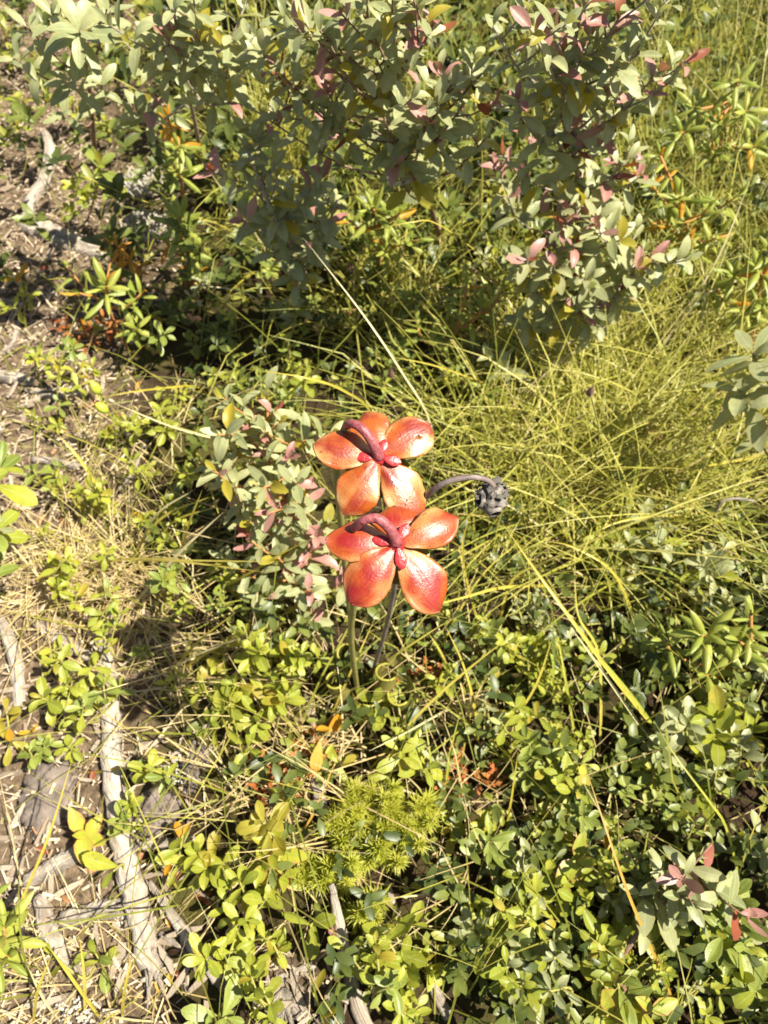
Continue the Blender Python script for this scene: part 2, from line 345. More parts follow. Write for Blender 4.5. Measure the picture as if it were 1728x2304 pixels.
def basis(d, nrm, loc, s):
    d = d.normalized(); x = d.cross(nrm)
    if x.length < 1e-4: x = d.cross(Vector((1, 0, 0)))
    x.normalize(); z = x.cross(d)
    m = Matrix(((x.x, d.x, z.x), (x.y, d.y, z.y), (x.z, d.z, z.z))).to_4x4()
    return Matrix.Translation(loc) @ m @ Matrix.Diagonal((s, s, s, 1))
def pick(wts):
    r = random.random() * sum(wts.values())
    for k, v in wts.items():
        r -= v
        if r <= 0: return k
    return k
def put_leaf(plant, key, mat, pos, d, nrm, L, name='leaf'):
    return part(name, plant, random.choice(LEAVES[(key, mat)]), basis(d, nrm, pos - plant.location, L))

GA = 2.39996
def shoot(plant, pts, key, mats, L, n, span=0.06, el=(5, 70), face=0.6, start=None):
    """leaves spiralling up the last `span` metres of the branch pts, opening wide below and upright at the tip"""
    pts = smoothline(pts, 14) if len(pts) > 1 else pts
    tot = sum((pts[i + 1] - pts[i]).length for i in range(len(pts) - 1)); a0 = random.uniform(0, 6.28) if start is None else start
    for i in range(n):
        f = i / max(1, n - 1); s = tot - span * (1 - f) ** 1.3; s = max(0.002, s + random.uniform(-.1, .1) * span / n)
        acc = 0
        for k in range(len(pts) - 1):
            q = (pts[k + 1] - pts[k]).length
            if acc + q >= s or k == len(pts) - 2: break
            acc += q
        pos = pts[k].lerp(pts[k + 1], min(1, (s - acc) / max(q, 1e-6))); ax = (pts[k + 1] - pts[k]).normalized()
        ax = (ax + Vector((0, 0, 0.35))).normalized()
        s1 = ax.orthogonal().normalized(); s2 = ax.cross(s1); ang = a0 + GA * i + random.uniform(-.3, .3)
        r = s1 * math.cos(ang) + s2 * math.sin(ang)
        e = R(el[0] + (el[1] - el[0]) * f ** 1.6 + random.uniform(-14, 14))
        d = r * math.cos(e) + ax * math.sin(e); nr = ax * math.cos(e) - r * math.sin(e)
        nr = (nr + Vector((random.uniform(-.3, .3), random.uniform(-.3, .3), face))).normalized()
        mt = pick(mats) if not (mats is PK and f < .5) else 'leather'; put_leaf(plant, key, mt, pos, d, nr, L * random.uniform(.75, 1.12) * (1 - 0.35 * max(0, f - .6) / .4))

PK = {'leather_pink': 6, 'leather': 2, 'leather_brown': .6}
LEATHER = {'leather': 12, 'leather_yellow': 1.1, 'leather_pink': 0.7}
def shrub(label, base, clusters, stem='stem_brown', name='shrub', cat='shrub', key='leather', mats=LEATHER, L=0.028, n=8, span=0.085,
          el=(-8, 48), group=None, r0=0.003, trunk=None, r1=0.0012):
    """base: pixel of the stem foot; trunk: optional pixel/height points of the main stem; clusters: (px, py, z[, n[, L[, mats]]]) leafy tips"""
    foot = P(*base) if not isinstance(base, Vector) else base
    pl = empty(name, foot, label, cat, group)
    tips = [(PZ(c[0], c[1], c[2] + gz(foot.x, foot.y)), c) for c in clusters]
    if trunk: top = [foot - Vector((0, 0, .004))] + [PZ(*t) for t in trunk]
    else:
        hi = max(tips, key=lambda t: t[0].z)[0]
        mid = foot.lerp(hi, 0.5) + Vector((random.uniform(-.015, .015), random.uniform(-.015, .015), hi.z * .08))
        top = [foot - Vector((0, 0, .004)), mid, hi]
    tr = smoothline(top, 18); N = len(tr)
    tubepart('stem', pl, tr, [r0 + (r1 - r0) * i / (N - 1) for i in range(N)], stem, 6, .12)
    for tp, c in tips:
        best = min(range(N), key=lambda i: (tr[i] - tp).length + 0.9 * max(0, tr[i].z - tp.z + 0.02) + (0.02 if i > N - 3 else 0))
        b = tr[max(0, best - 2)]
        if (b - tp).length > 0.012 and (tp - tr[-1]).length > 0.004:
            md = b.lerp(tp, .55) + Vector((random.uniform(-.008, .008), random.uniform(-.008, .008), -0.12 * (tp - b).length))
            bp = smoothline([b, md, tp], 9)
            tubepart('branch', pl, bp, [max(.0007, r1 * 1.15 - i * r1 * .06) for i in range(9)], stem, 5, .1)
        else: bp = [tr[-6], tr[-3], tr[-1]]
        nn = c[3] if len(c) > 3 and c[3] else n; LL = c[4] if len(c) > 4 and c[4] else L
        mm = c[5] if len(c) > 5 and c[5] else mats
        if key == 'leather' and mats is LEATHER: nn = int(nn * (1.35 if c[2] > .12 else 1.35)); LL *= (1.06 if c[2] > .24 else 1.18)
        if key == 'leather' and mats is LEATHER and len(bp) > 5:
            for q in (5, 7) if c[2] > .12 else (6,):
                b2 = bp[q]; e2 = b2 + Vector((random.uniform(-.03, .03), random.uniform(-.03, .02), random.uniform(.012, .04))); tubepart('branch', pl, [b2, b2.lerp(e2, .5) + Vector((0, 0, -.003)), e2], [.0009, .0008, .0007], stem, 5, .1)
                shoot(pl, [b2, b2.lerp(e2, .5), e2], key, PK if random.random() < .22 else mats, LL * .82, 8, .03, (0, 70))
        shoot(pl, [bp[0], bp[len(bp) // 2], bp[-1]], key, mm, LL, nn, min(span, (bp[0] - bp[-1]).length * .95 + .004), el)
    return pl

# ------------------------------------------------------------------ the ground
def litterness(x, y):
    px, py = proj((x, y, 0))
    edge = 275 + 130 * noise.noise((x * 7, y * 7, 3)) + 90 * max(0, min(1, (py - 1700) / 400))
    if 1250 < py < 1600: edge += 90 * math.sin((py - 1250) / 350 * math.pi)
    f = (edge - px) / 140 + 0.5
    if 250 < py < 700 and px < 430: f = max(f, .5)
    f = max(f, 0.9 - math.hypot((px - 650) / 160, (py - 2190) / 130))
    return max(0.0, min(1.0, f))
def build_ground():
    def axis(lo, hi, step, far):
        a = list(np.arange(lo, hi + step / 2, step)); s, d = a[0], step
        left = []; 
        while s > -far: d *= 1.22; s -= d; left.append(s)
        s, d = a[-1], step; right = []
        while s < far: d *= 1.22; s += d; right.append(s)
        return left[::-1] + a + right
    X = axis(-.85, .85, .010, 60); Y = axis(-.45, 1.6, .010, 60); V, F, Lt = [], [], []
    for y in Y:
        for x in X:
            V.append((x, y, gz(x, y))); Lt.append(litterness(x, y) if -1.5 < x < 1.5 and -1 < y < 3 else 0.2)
    nx = len(X)
    for j in range(len(Y) - 1):
        for i in range(nx - 1):
            a = j * nx + i; F.append((a, a + 1, a + nx + 1, a + nx))
    me = mesh('ground', V, F, 'ground'); at = me.attributes.new('litter', 'FLOAT', 'POINT'); at.data.foreach_set('value', np.array(Lt, np.float32))
    tag(link(bpy.data.objects.new('ground', me)), 'brown peaty ground strewn with pale litter', 'ground', kind='structure')
build_ground()

# ------------------------------------------------------------------ stuff: grass, ground cover, litter
def grass(name, label, mat, bases, length, width, lean, bend, cat='grass', heading=None, spreadh=3.14):
    """bases (n,2); ribbons of 6 segments, curving over under their own weight"""
    n = len(bases)
    if n == 0: return
    bx = np.asarray(bases); z0 = np.array([gz(x, y) for x, y in bases]) - .003
    L = rng.uniform(length[0], length[1], n); W = rng.uniform(width[0], width[1], n)
    hd = rng.uniform(-math.pi, math.pi, n) if heading is None else heading + rng.normal(0, spreadh, n)
    th = np.radians(rng.uniform(lean[0], lean[1], n)); bd = np.radians(rng.uniform(bend[0], bend[1], n)); sw = rng.normal(0, .35, n)
    fk = rng.uniform(.25, .8, n); kk = rng.normal(0, .9, n) * (rng.random(n) < .4); kd = np.abs(rng.normal(0, .7, n)) * (rng.random(n) < .3)
    K = 7; pos = np.stack([bx[:, 0], bx[:, 1], z0], 1); V = np.zeros((n, K, 2, 3))
    for k in range(K):
        f = k / (K - 1); a = np.minimum(th + bd * f ** 1.4 + kd * (f > fk), 1.9); h = hd + sw * f + kk * (f > fk)
        d = np.stack([np.sin(a) * np.cos(h), np.sin(a) * np.sin(h), np.cos(a)], 1)
        if k: pos = pos + d * (L / (K - 1))[:, None]
        pos[:, 2] = np.maximum(pos[:, 2], .004 + z0 * .6)
        tw = h + 1.57 + sw * 2; side = np.stack([np.cos(tw), np.sin(tw), 0.25 * np.sin(sw * 9)], 1)
        wd = W * (1 - f ** 2.2) * .5 + .00012
        V[:, k, 0] = pos - side * wd[:, None]; V[:, k, 1] = pos + side * wd[:, None]
    idx = np.arange(n)[:, None, None] * (K * 2) + (np.arange(K - 1) * 2)[None, :, None] + np.array([0, 1, 3, 2])[None, None, :]
    me = bulkmesh(name, V.reshape(-1, 3), idx.reshape(-1, 4), mat, np.repeat(rng.uniform(0, 1, n), K * 2))
    tag(link(bpy.data.objects.new(name, me)), label, cat, kind='stuff')
def scatter_px(n, fn, box=(-500, 2300, -200, 2700)):
    """n ground points whose photograph pixel passes a density test"""
    out = []; tries = 0
    while len(out) < n and tries < n * 60:
        tries += 1
        x = random.uniform(-1.0, 1.0); y = random.uniform(-.42, 1.9); px, py = proj((x, y, 0))
        if random.random() < fn(px, py): out.append((x, y))
    return out
def blob(px, py, cx, cy, rx, ry): return max(0.0, 1.25 - math.hypot((px - cx) / rx, (py - cy) / ry))
def bulk_leaves(name, label, mat, profile, wid, bases, size, height, cat, per=5, tilt=(10, 70), nu=3):
    V0, F0, _ = leafgeo(profile, wid, .3, .35, 0, nu, 2); V0 = np.array([tuple(v) for v in V0]); F0 = np.array(F0)
    ms, ps, rs = [], [], []
    for x, y in bases:
        h = random.uniform(*height); c = onground((x, y)) + Vector((0, 0, h)); a0 = random.uniform(0, 6.28); rv = random.random(); lean = Vector((random.uniform(-.5, .5), random.uniform(-.6, .3), 1)).normalized()
        s1 = lean.orthogonal().normalized(); s2 = lean.cross(s1)
        for k in range(random.randint(per - 2, per + 3)):
            an = a0 + k * GA; e = R(random.uniform(*tilt)); r = s1 * math.cos(an) + s2 * math.sin(an)
            d = r * math.cos(e) + lean * math.sin(e); nr = lean * math.cos(e) - r * math.sin(e); xx = d.cross(nr).normalized(); zz = xx.cross(d)
            s = random.uniform(*size); ms.append(np.array([tuple(xx), tuple(d), tuple(zz)]) * s)
            ps.append(tuple(c + Vector((random.uniform(-.004, .004), random.uniform(-.004, .004), -k * .0025)))); rs.append(min(1, max(0, rv + random.uniform(-.25, .25))))
    ms = np.array(ms); ps = np.array(ps); m = len(ms)
    V = np.einsum('nk,mkj->mnj', V0, ms) + ps[:, None, :]
    Q = F0[None] + (np.arange(m) * len(V0))[:, None, None]
    me = bulkmesh(name, V.reshape(-1, 3), Q.reshape(-1, 4), mat, np.repeat(np.array(rs), len(V0)))
    tag(link(bpy.data.objects.new(name, me)), label, cat, kind='stuff')

def d_gold(px, py): return max(blob(px, py, 1340, 1010, 340, 330), .9 * blob(px, py, 650, 330, 120, 130), .5 * blob(px, py, 860, 680, 150, 120), .25 * blob(px, py, 1500, 350, 350, 300))
def d_straw(px, py): return max(blob(px, py, 170, 1290, 250, 120), .45 * blob(px, py, 200, 2200, 300, 130), .35 * blob(px, py, 300, 1000, 180, 100), .5 * blob(px, py, 620, 1800, 90, 120))
def d_lit(px, py): 
    x, y = PZ(px, max(py, 0), 0).xy if py > -300 else (0, 3)
    return litterness(x, y)
def d_cover(px, py):
    v = 0.0
    if py > 1350: v = max(0.0, min(1.0, (px - 440) / 220))
    if px > 1350 and py > 1150: v = 1.0
    if 560 < py <= 1400 and 330 < px: v = max(v, .55)
    if py <= 560: v = max(v, .5 if px > 420 else .3)
    v *= max(.25, 1 - .7 * blob(px, py, 1340, 1010, 340, 330))
    v *= max(.05, 1 - blob(px, py, 640, 2200, 130, 110))
    return v * (1 - .75 * d_lit(px, py))
grass('sedge', 'golden yellow sedge lying over in a dense tangle', 'gold', scatter_px(2500, d_gold), (.10, .30), (.0009, .0022), (25, 80), (10, 70), heading=1.0, spreadh=1.5)
grass('pale_sedge', 'bleached old stalks mixed into the golden sedge', 'straw', scatter_px(350, d_gold), (.08, .22), (.0009, .0024), (45, 86), (5, 50), heading=.9, spreadh=1.2)
grass('green_sedge', 'yellow-green young sedge shoots in the golden tangle', 'olive', scatter_px(800, d_gold), (.10, .26), (.0010, .0026), (15, 65), (10, 70))
grass('tall_grass', 'long thin yellow-green grass leaning among the narrow-leaved shrubs', 'olive', scatter_px(900, lambda a, b: max(.9 * blob(a, b, 1620, 500, 260, 420), .5 * blob(a, b, 620, 420, 160, 200), .25 * blob(a, b, 1200, 400, 500, 300))), (.16, .34), (.0008, .0018), (8, 45), (10, 60), heading=.9, spreadh=.9)
grass('brown_grass', 'brownish old grass and stems under the low leaves', 'straw', scatter_px(1000, lambda a, b: .5 * blob(a, b, 520, 1450, 260, 300) + .5 * blob(a, b, 700, 1800, 200, 200) + .3 * blob(a, b, 1100, 1700, 400, 350)), (.05, .16), (.0006, .0016), (35, 85), (0, 60))
grass('dead_sedge', 'bleached straw sedge matted over the litter', 'straw', scatter_px(1700, d_straw), (.05, .15), (.0006, .0014), (55, 88), (0, 30))
grass('fine_grass', 'fine olive grass threaded through the low plants', 'olive', scatter_px(4300, lambda a, b: .75 * (1 - .55 * d_lit(a, b)) + .5 * blob(a, b, 330, 1250, 260, 420)), (.07, .20), (.0006, .0016), (10, 75), (10, 80))
bulk_leaves('ground_cover', 'mass of small yellow-green leaves covering the ground', 'cover', 'obov', .5, scatter_px(1200, d_cover), (.008, .017), (.004, .04), 'ground cover')
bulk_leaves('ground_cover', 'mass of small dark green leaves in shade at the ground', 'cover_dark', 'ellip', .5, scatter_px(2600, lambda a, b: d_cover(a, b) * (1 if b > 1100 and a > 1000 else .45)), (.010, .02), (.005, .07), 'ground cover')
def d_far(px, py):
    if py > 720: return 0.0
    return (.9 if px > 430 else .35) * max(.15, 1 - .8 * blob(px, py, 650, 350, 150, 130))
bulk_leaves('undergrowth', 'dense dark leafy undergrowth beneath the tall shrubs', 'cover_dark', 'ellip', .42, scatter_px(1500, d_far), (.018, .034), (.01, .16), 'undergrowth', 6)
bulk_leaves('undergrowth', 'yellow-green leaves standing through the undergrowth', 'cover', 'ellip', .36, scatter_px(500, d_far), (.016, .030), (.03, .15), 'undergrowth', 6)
def litter_bits():
    pts = scatter_px(27000, d_lit); V, Q, Rn = [], [], []
    for x, y in pts:
        L = random.uniform(.002, .010) if random.random() < .85 else random.uniform(.010, .032); wd = random.uniform(.0006, .0030); hh = wd * random.uniform(.3, .8)
        a = random.uniform(0, 6.28); ti = random.gauss(0, .3); c = onground((x, y)) + Vector((0, 0, random.random() ** 2 * .014))
        d = Vector((math.cos(a) * math.cos(ti), math.sin(a) * math.cos(ti), math.sin(ti))); s = d.cross(Vector((0, 0, 1))).normalized(); u = s.cross(d); b = len(V)
        for e in (-1, 1):
            k = random.uniform(.4, 1)
            for (i, j) in ((-1, -1), (1, -1), (1, 1), (-1, 1)): V.append(tuple(c + d * (L * .5 * e) + s * (wd * .5 * i * k) + u * (hh * .5 * j * k)))
        for k in range(4): Q.append((b + k, b + (k + 1) % 4, b + 4 + (k + 1) % 4, b + 4 + k))
        Q += [(b, b + 3, b + 2, b + 1), (b + 4, b + 5, b + 6, b + 7)]; Rn += [random.random() ** 1.1] * 8
    me = bulkmesh('wood_litter', V, Q, 'litter', Rn); me.polygons.foreach_set('use_smooth', np.zeros(len(me.polygons), dtype=bool))
    tag(link(bpy.data.objects.new('wood_litter', me)), 'pale crumbled wood and twig litter on bare ground', 'litter', kind='stuff')
litter_bits()
def d_red(px, py): return max(1.2 * blob(px, py, 630, 1745, 90, 60), blob(px, py, 940, 1530, 60, 40), 1.2 * blob(px, py, 1050, 1750, 90, 60), .8 * blob(px, py, 700, 1700, 60, 50), .6 * blob(px, py, 230, 780, 80, 40))
bulk_leaves('red_moss', 'rusty red moss showing between the leaves', 'sphag', 'ellip', .45, scatter_px(900, d_red), (.006, .012), (.004, .030), 'moss', 6)

# ------------------------------------------------------------------ the two flowers and the dried head
def sepal_mesh(L, W, th0, th1, cup, mat, twist=0.0, tip=0.0, hole=None, wave=0.0, skew=0.0, lip=0.0):
    pu = [0, .06, .15, .28, .45, .6, .74, .86, .94, .985, 1]; pw = [.20, .32, .48, .73, .95, 1, .92, .70, .44, .2, .02]
    nu, nv = 26, 14; V, F, U = [], [], []; y = z = 0.0; ph = random.uniform(0, 6)
    for i in range(nu + 1):
        u = 1 - (1 - i / nu) ** 1.25; du = u - (1 - (1 - (i - 1) / nu) ** 1.25) if i else 0
        th = th0 + (th1 - th0) * u ** 1.25
        if u > .85: th += tip * (u - .85) / .15
        y += math.cos(th) * L * du; z += math.sin(th) * L * du
        hw0 = np.interp(u, pu, pw) * W * .5
        nvec = Vector((0, -math.sin(th), math.cos(th)))
        for j in range(nv + 1):
            v = j / nv * 2 - 1; ca = cup * v; hw = hw0 * (1 + .09 * noise.noise((u * 4.2, ph + (v > 0) * 7.3, .3)) * v * v + .03 * noise.noise((u * 15, ph + (v > 0) * 3.1, .7)) * v * v)
            x = hw * (math.sin(ca) / cup); dz = -hw * (1 - math.cos(ca)) / cup
            dz += wave * W * (.5 * math.sin(u * 7 + v * 2 + ph) * v * v + .25 * math.sin(u * 13 + ph) * abs(v) ** 3)
            dz += -.045 * hw0 * math.exp(-(v / .13) ** 2) * (1 - u) + .16 * hw0 * max(0, abs(v) - .72) ** 2 * 12 * lip
            a = twist * u; xr = x * math.cos(a) - dz * math.sin(a); zr = x * math.sin(a) + dz * math.cos(a)
            V.append(Vector((xr + skew * W * u * u, y, z)) + nvec * zr); U.append((j / nv, u))
    for i in range(nu):
        for j in range(nv):
            if hole and (i, j) == hole: continue
            a = i * (nv + 1) + j; F.append((a, a + 1, a + nv + 2, a + nv + 1))
    return mesh('sepal', V, F, mat, U)
def flower(label, foot, cpx, cz, tilt, mat, sepals, arch, stem, bracts, sepal_marks=(), style_r=.017):
    """sepals: (azimuth in the flower's plane, length, width, th0, th1, cup, twist, tip, hole)"""
    root = empty('pitcher_plant_flower', foot, label, 'flower', 'pitcher plant flowers')
    C = PZ(cpx[0], cpx[1], cz); nrm = Vector((math.sin(R(tilt[1])), -math.sin(R(tilt[0])), math.cos(R(tilt[0])))).normalized()
    e1 = (CX - nrm * nrm.dot(CX)).normalized(); e2 = nrm.cross(e1)
    def loc(a, b, c): return C + (e1 * a + e2 * b + nrm * c) * .95
    objs = []
    for k, (az, L, W, th0, th1, cup, tw, tip, hole, lift, skew) in enumerate(sepals):
        L *= .93; W *= .93; me = sepal_mesh(L, W, R(th0), R(th1), cup, mat, R(tw), R(tip), hole, random.uniform(.05, .09), skew, random.uniform(.25, .6))
        r = e1 * math.cos(R(az)) + e2 * math.sin(R(az))
        o = part('sepal', root, me, basis(r, nrm, C + r * .0022 + nrm * lift - root.location, 1.0)); 
        md = o.modifiers.new('thickness', 'SOLIDIFY'); md.thickness = .0007; md.offset = -1
        objs.append(o)
    # the nodding stalk: from the calyx over the top, down behind the left sepal and to the ground
    A = [loc(*a) for a in arch]; B = [PZ(*s) for s in stem]
    top = smoothline(A, 22); tubepart('stalk_neck', root, top, [.0029 - .0007 * min(1, i / 16) for i in range(22)], 'scape_top', 12, .05)
    low = smoothline([A[-1]] + B + [foot - Vector((0, 0, .005))], 26); tubepart('stalk', root, low, [.0021 + .0004 * i / 25 for i in range(26)], 'scape', 10, .03)
    for az, L, W, lift in bracts:
        me = sepal_mesh(L, W, R(8), R(-18), .3, 'bract'); r = e1 * math.cos(R(az)) + e2 * math.sin(R(az))
        o = part('bract', root, me, basis(r, nrm, C + r * .0016 + nrm * (.0019 + lift) - root.location, 1.0))
        md = o.modifiers.new('thickness', 'SOLIDIFY'); md.thickness = .0006; md.offset = -1
    # receptacle collar where the stalk meets the calyx
    tubepart('collar', root, [C - nrm * .004, C - nrm * .001, C + nrm * .0018], [.0030, .0042, .0032], 'bract', 12, .05)
    # ovary and the umbrella-shaped style hanging beneath
    oc = C - nrm * .010; V, F, U = tube([oc + nrm * .007, oc + nrm * .004, oc, oc - nrm * .004, oc - nrm * .006], [.003, .006, .0072, .005, .001], 14)
    part('ovary', root, mesh('ovary', [v - root.location for v in V], F, 'style', U))
    V, F, U = [], [], []; nr, na = 6, 40
    for i in range(nr + 1):
        for k in range(na):
            a = 2 * math.pi * k / na; lobe = 1 + .16 * math.cos(5 * a + 1.2) * (i / nr) ** 2; rr = style_r * i / nr * lobe
            V.append(loc(math.cos(a) * rr, math.sin(a) * rr, -.0265 + .010 * (i / nr) ** 2) - root.location); U.append((i / nr, k / na))
    for i in range(nr):
        for k in range(na): F.append((i * na + k, i * na + (k + 1) % na, (i + 1) * na + (k + 1) % na, (i + 1) * na + k))
    o = part('style', root, mesh('style', V, F, 'style', U)); o.modifiers.new('thickness', 'SOLIDIFY').thickness = .0008
    tubepart('style_column', root, [C - nrm * .014, C - nrm * .027], [.0014, .0014], 'style', 8)
    return root, objs
foot1, foot2 = P(800, 1500), P(805, 1560)
C1Z, C2Z = .400, .402
fl1, sep1 = flower('orange pitcher plant flower with pale margins, painted-in highlights and a small hole in one sepal', foot1, (853, 1030), C1Z, (20, 3), 'sepal_a',
    [(167, .0350, .0245, 14, -26, .5, -16, 6, None, .0002, .0), (104, .0300, .0240, 16, -58, .5, 10, 0, None, -.0008, -.06), (38, .0330, .0265, 12, -22, .42, 8, -6, (15, 8), -.0002, .10),
     (-50, .0385, .0265, 6, -26, .45, 10, -14, None, -.0010, .10), (-124, .0358, .0265, 14, -30, .6, -8, -12, None, .0012, -.05)],
    [(0, 0, .0005), (-.0028, .0048, .0060), (-.0062, .0098, .0092), (-.0105, .0142, .0098), (-.0150, .0168, .0070), (-.0178, .0170, .0010)],
    [(762, 1000, .372), (757, 1060, .345), (768, 1180, .28), (778, 1290, .18)],
    [(180, .0110, .0052, .0000), (-14, .0102, .0058, .0003), (70, .0085, .005, .0)])
fl2, sep2 = flower('glossy red-orange pitcher plant flower with unbroken sepals, redder than its neighbour', foot2, (893, 1225), C2Z, (20, 5), 'sepal_b',
    [(172, .0350, .0235, 16, -34, .65, -18, 34, None, -.0006, -.1), (92, .0245, .0270, 2, -70, .55, 4, 0, None, -.0016, .05), (22, .0350, .0240, 16, -36, .75, 12, -4, None, .0004, -.10),
     (-52, .0400, .0265, 6, -26, .45, 8, -16, None, -.0008, .08), (-131, .0375, .0275, 15, -34, .65, -6, -4, None, .001, -.04)],
    [(0, 0, .0005), (-.0030, .0052, .0062), (-.0070, .0094, .0096), (-.0118, .0118, .0102), (-.0178, .0106, .0080), (-.0215, .0080, .0005)],
    [(800, 1215, .372), (792, 1290, .335), (795, 1360, .28), (790, 1440, .19)],
    [(168, .0108, .0052, .0000), (-78, .0108, .0058, .0003), (62, .0098, .0056, .0)])

def on_sepal(o, i, j):
    v = o.data.vertices; a = i * 15 + j; p = v[a].co; nr = (v[a + 1].co - v[a - 1].co).cross(v[a + 15].co - v[a - 15].co).normalized(); return p.copy(), nr
def sepal_mark(o, i, j, L, W_, name='white_patch', mat='white', ang=0.0):
    """irregular thin white patch (or round water drop) lying on a sepal: a sub-part of it"""
    p, nr = on_sepal(o, i, j); s1 = nr.orthogonal().normalized(); s2 = nr.cross(s1); c1 = s1 * math.cos(ang) + s2 * math.sin(ang); c2 = nr.cross(c1); V = []; rg = ((1.05, -.0002), (.9, .0004), (.45, .0007)) if mat == 'white' else ((1, -.0001), (.8, .0004), (.4, .0007))
    jit = [random.uniform(.6, 1.3) if mat == 'white' else 1 for q in range(12)]
    for k, h in rg:
        for q in range(12): g = 2 * math.pi * q / 12; V.append(p + (c1 * math.cos(g) * L + c2 * math.sin(g) * W_) * .5 * k * jit[q] + nr * h)
    F = [(r * 12 + q, r * 12 + (q + 1) % 12, r * 12 + 12 + (q + 1) % 12, r * 12 + 12 + q) for r in range(2) for q in range(12)] + [tuple(24 + q for q in range(12))]
    part(name, o, mesh(name, V, F, mat))
sepal_mark(sep1[3], 7, 8, .0060, .0026, ang=.9); sepal_mark(sep1[3], 8, 8, .0035, .0022, ang=2.2); sepal_mark(sep1[1], 9, 5, .0048, .0028, ang=.3)
for (i, j) in ((15, 8), (17, 7), (18, 9), (16, 9), (19, 8)): sepal_mark(sep1[3], i, j, .0011, .0011, 'droplet', 'drop')
def dried_head():
    foot = P(835, 1520); root = empty('dried_seed_head', foot, 'shrivelled grey seed head on an arched dry stalk beside the flowers', 'seed head')
    stalk = [foot - Vector((0, 0, .005)), PZ(872, 1400, .18), PZ(905, 1230, .33), PZ(946, 1140, .375), PZ(975, 1103, .392), PZ(1010, 1083, .40), PZ(1058, 1074, .402), PZ(1096, 1080, .398), PZ(1112, 1096, .392)]
    pts = smoothline(stalk, 34); tubepart('stalk', root, pts, [.0019 - .0005 * i / 33 for i in range(34)], 'dry_stalk', 9, .08)
    c = PZ(1106, 1122, .386); rr = .0080
    V, F = [], []; nu, nv = 16, 24
    for i in range(nu + 1):
        th = math.pi * i / nu
        for k in range(nv):
            a = 2 * math.pi * k / nv; d = Vector((math.sin(th) * math.cos(a), math.sin(th) * math.sin(a), math.cos(th)))
            q = 1 + .22 * noise.noise(d * 2.3) + .20 * noise.noise(d * 6) + .07 * noise.noise(d * 15) - .22 * max(0, math.cos(5 * a)) ** 3 * math.sin(th)
            V.append(c + d * rr * q - foot)
    for i in range(nu):
        for k in range(nv): F.append((i * nv + k, i * nv + (k + 1) % nv, (i + 1) * nv + (k + 1) % nv, (i + 1) * nv + k))
    part('capsule', root, mesh('capsule', V, F, 'dry'))
    view = (CC - c).normalized(); sx = CX; sy = view.cross(sx).normalized()
    def at(a, b, r): d = (sx * a + sy * b); k = max(0, 1 - d.length_squared); return (d + view * math.sqrt(k)).normalized() * (rr * r) + c
    # opened locules: raised rims round black discs that paint the hollows' shade
    for (a, b, s) in ((-.80, -.05, .0032), (.22, -.88, .0030)):
        p = at(a, b, 1.0); nr = (p - c).normalized(); s1 = nr.orthogonal().normalized(); s2 = nr.cross(s1); V, F = [], []
        for ring, (k, h) in enumerate(((1.25, -.0010), (1.0, .0012), (.8, .0008), (.6, -.0012))):
            for q in range(12):
                g = 2 * math.pi * q / 12; V.append(p + (s1 * math.cos(g) * 1.2 + s2 * math.sin(g) * .85) * s * k * random.uniform(.88, 1.12) + nr * h - foot)
        for ring in range(3):
            for q in range(12): F.append((ring * 12 + q, ring * 12 + (q + 1) % 12, ring * 12 + 12 + (q + 1) % 12, ring * 12 + 12 + q))
        o = part('locule_rim', root, mesh('locule_rim', V, F, 'dry'))
        V2 = [p + (s1 * math.cos(2 * math.pi * q / 12) * 1.2 + s2 * math.sin(2 * math.pi * q / 12) * .85) * s * .78 + nr * .0006 - foot for q in range(12)] + [p + nr * -.0003 - foot]
        part('shade_disc', root, mesh('shade_disc', V2, [(q, (q + 1) % 12, 12) for q in range(12)], 'shade_black'))
    # shrivelled sepals around the neck
    nk = (pts[-1] - c).normalized()
    for k in range(14):
        a = k * GA; t1 = nk.orthogonal().normalized(); t2 = nk.cross(t1); r = t1 * math.cos(a) + t2 * math.sin(a); f = random.uniform(.3, 1.5)
        pd = (nk + r * f).normalized(); p = c + pd * rr * 1.02; d = (r - nk * (f * .9 + .1) + pd * random.uniform(-.05, .75)).normalized()
        V, F, U = leafgeo('ovate', random.uniform(.7, 1.0), random.uniform(-.5, .3), random.uniform(.2, 1.0), random.uniform(-.7, .7), 6, 4, 0, 1.6)
        part('dried_sepal', root, mesh('dried_sepal', V, F, 'dry', U), basis(d, pd, p - foot, random.uniform(.004, .008)))
dried_head()

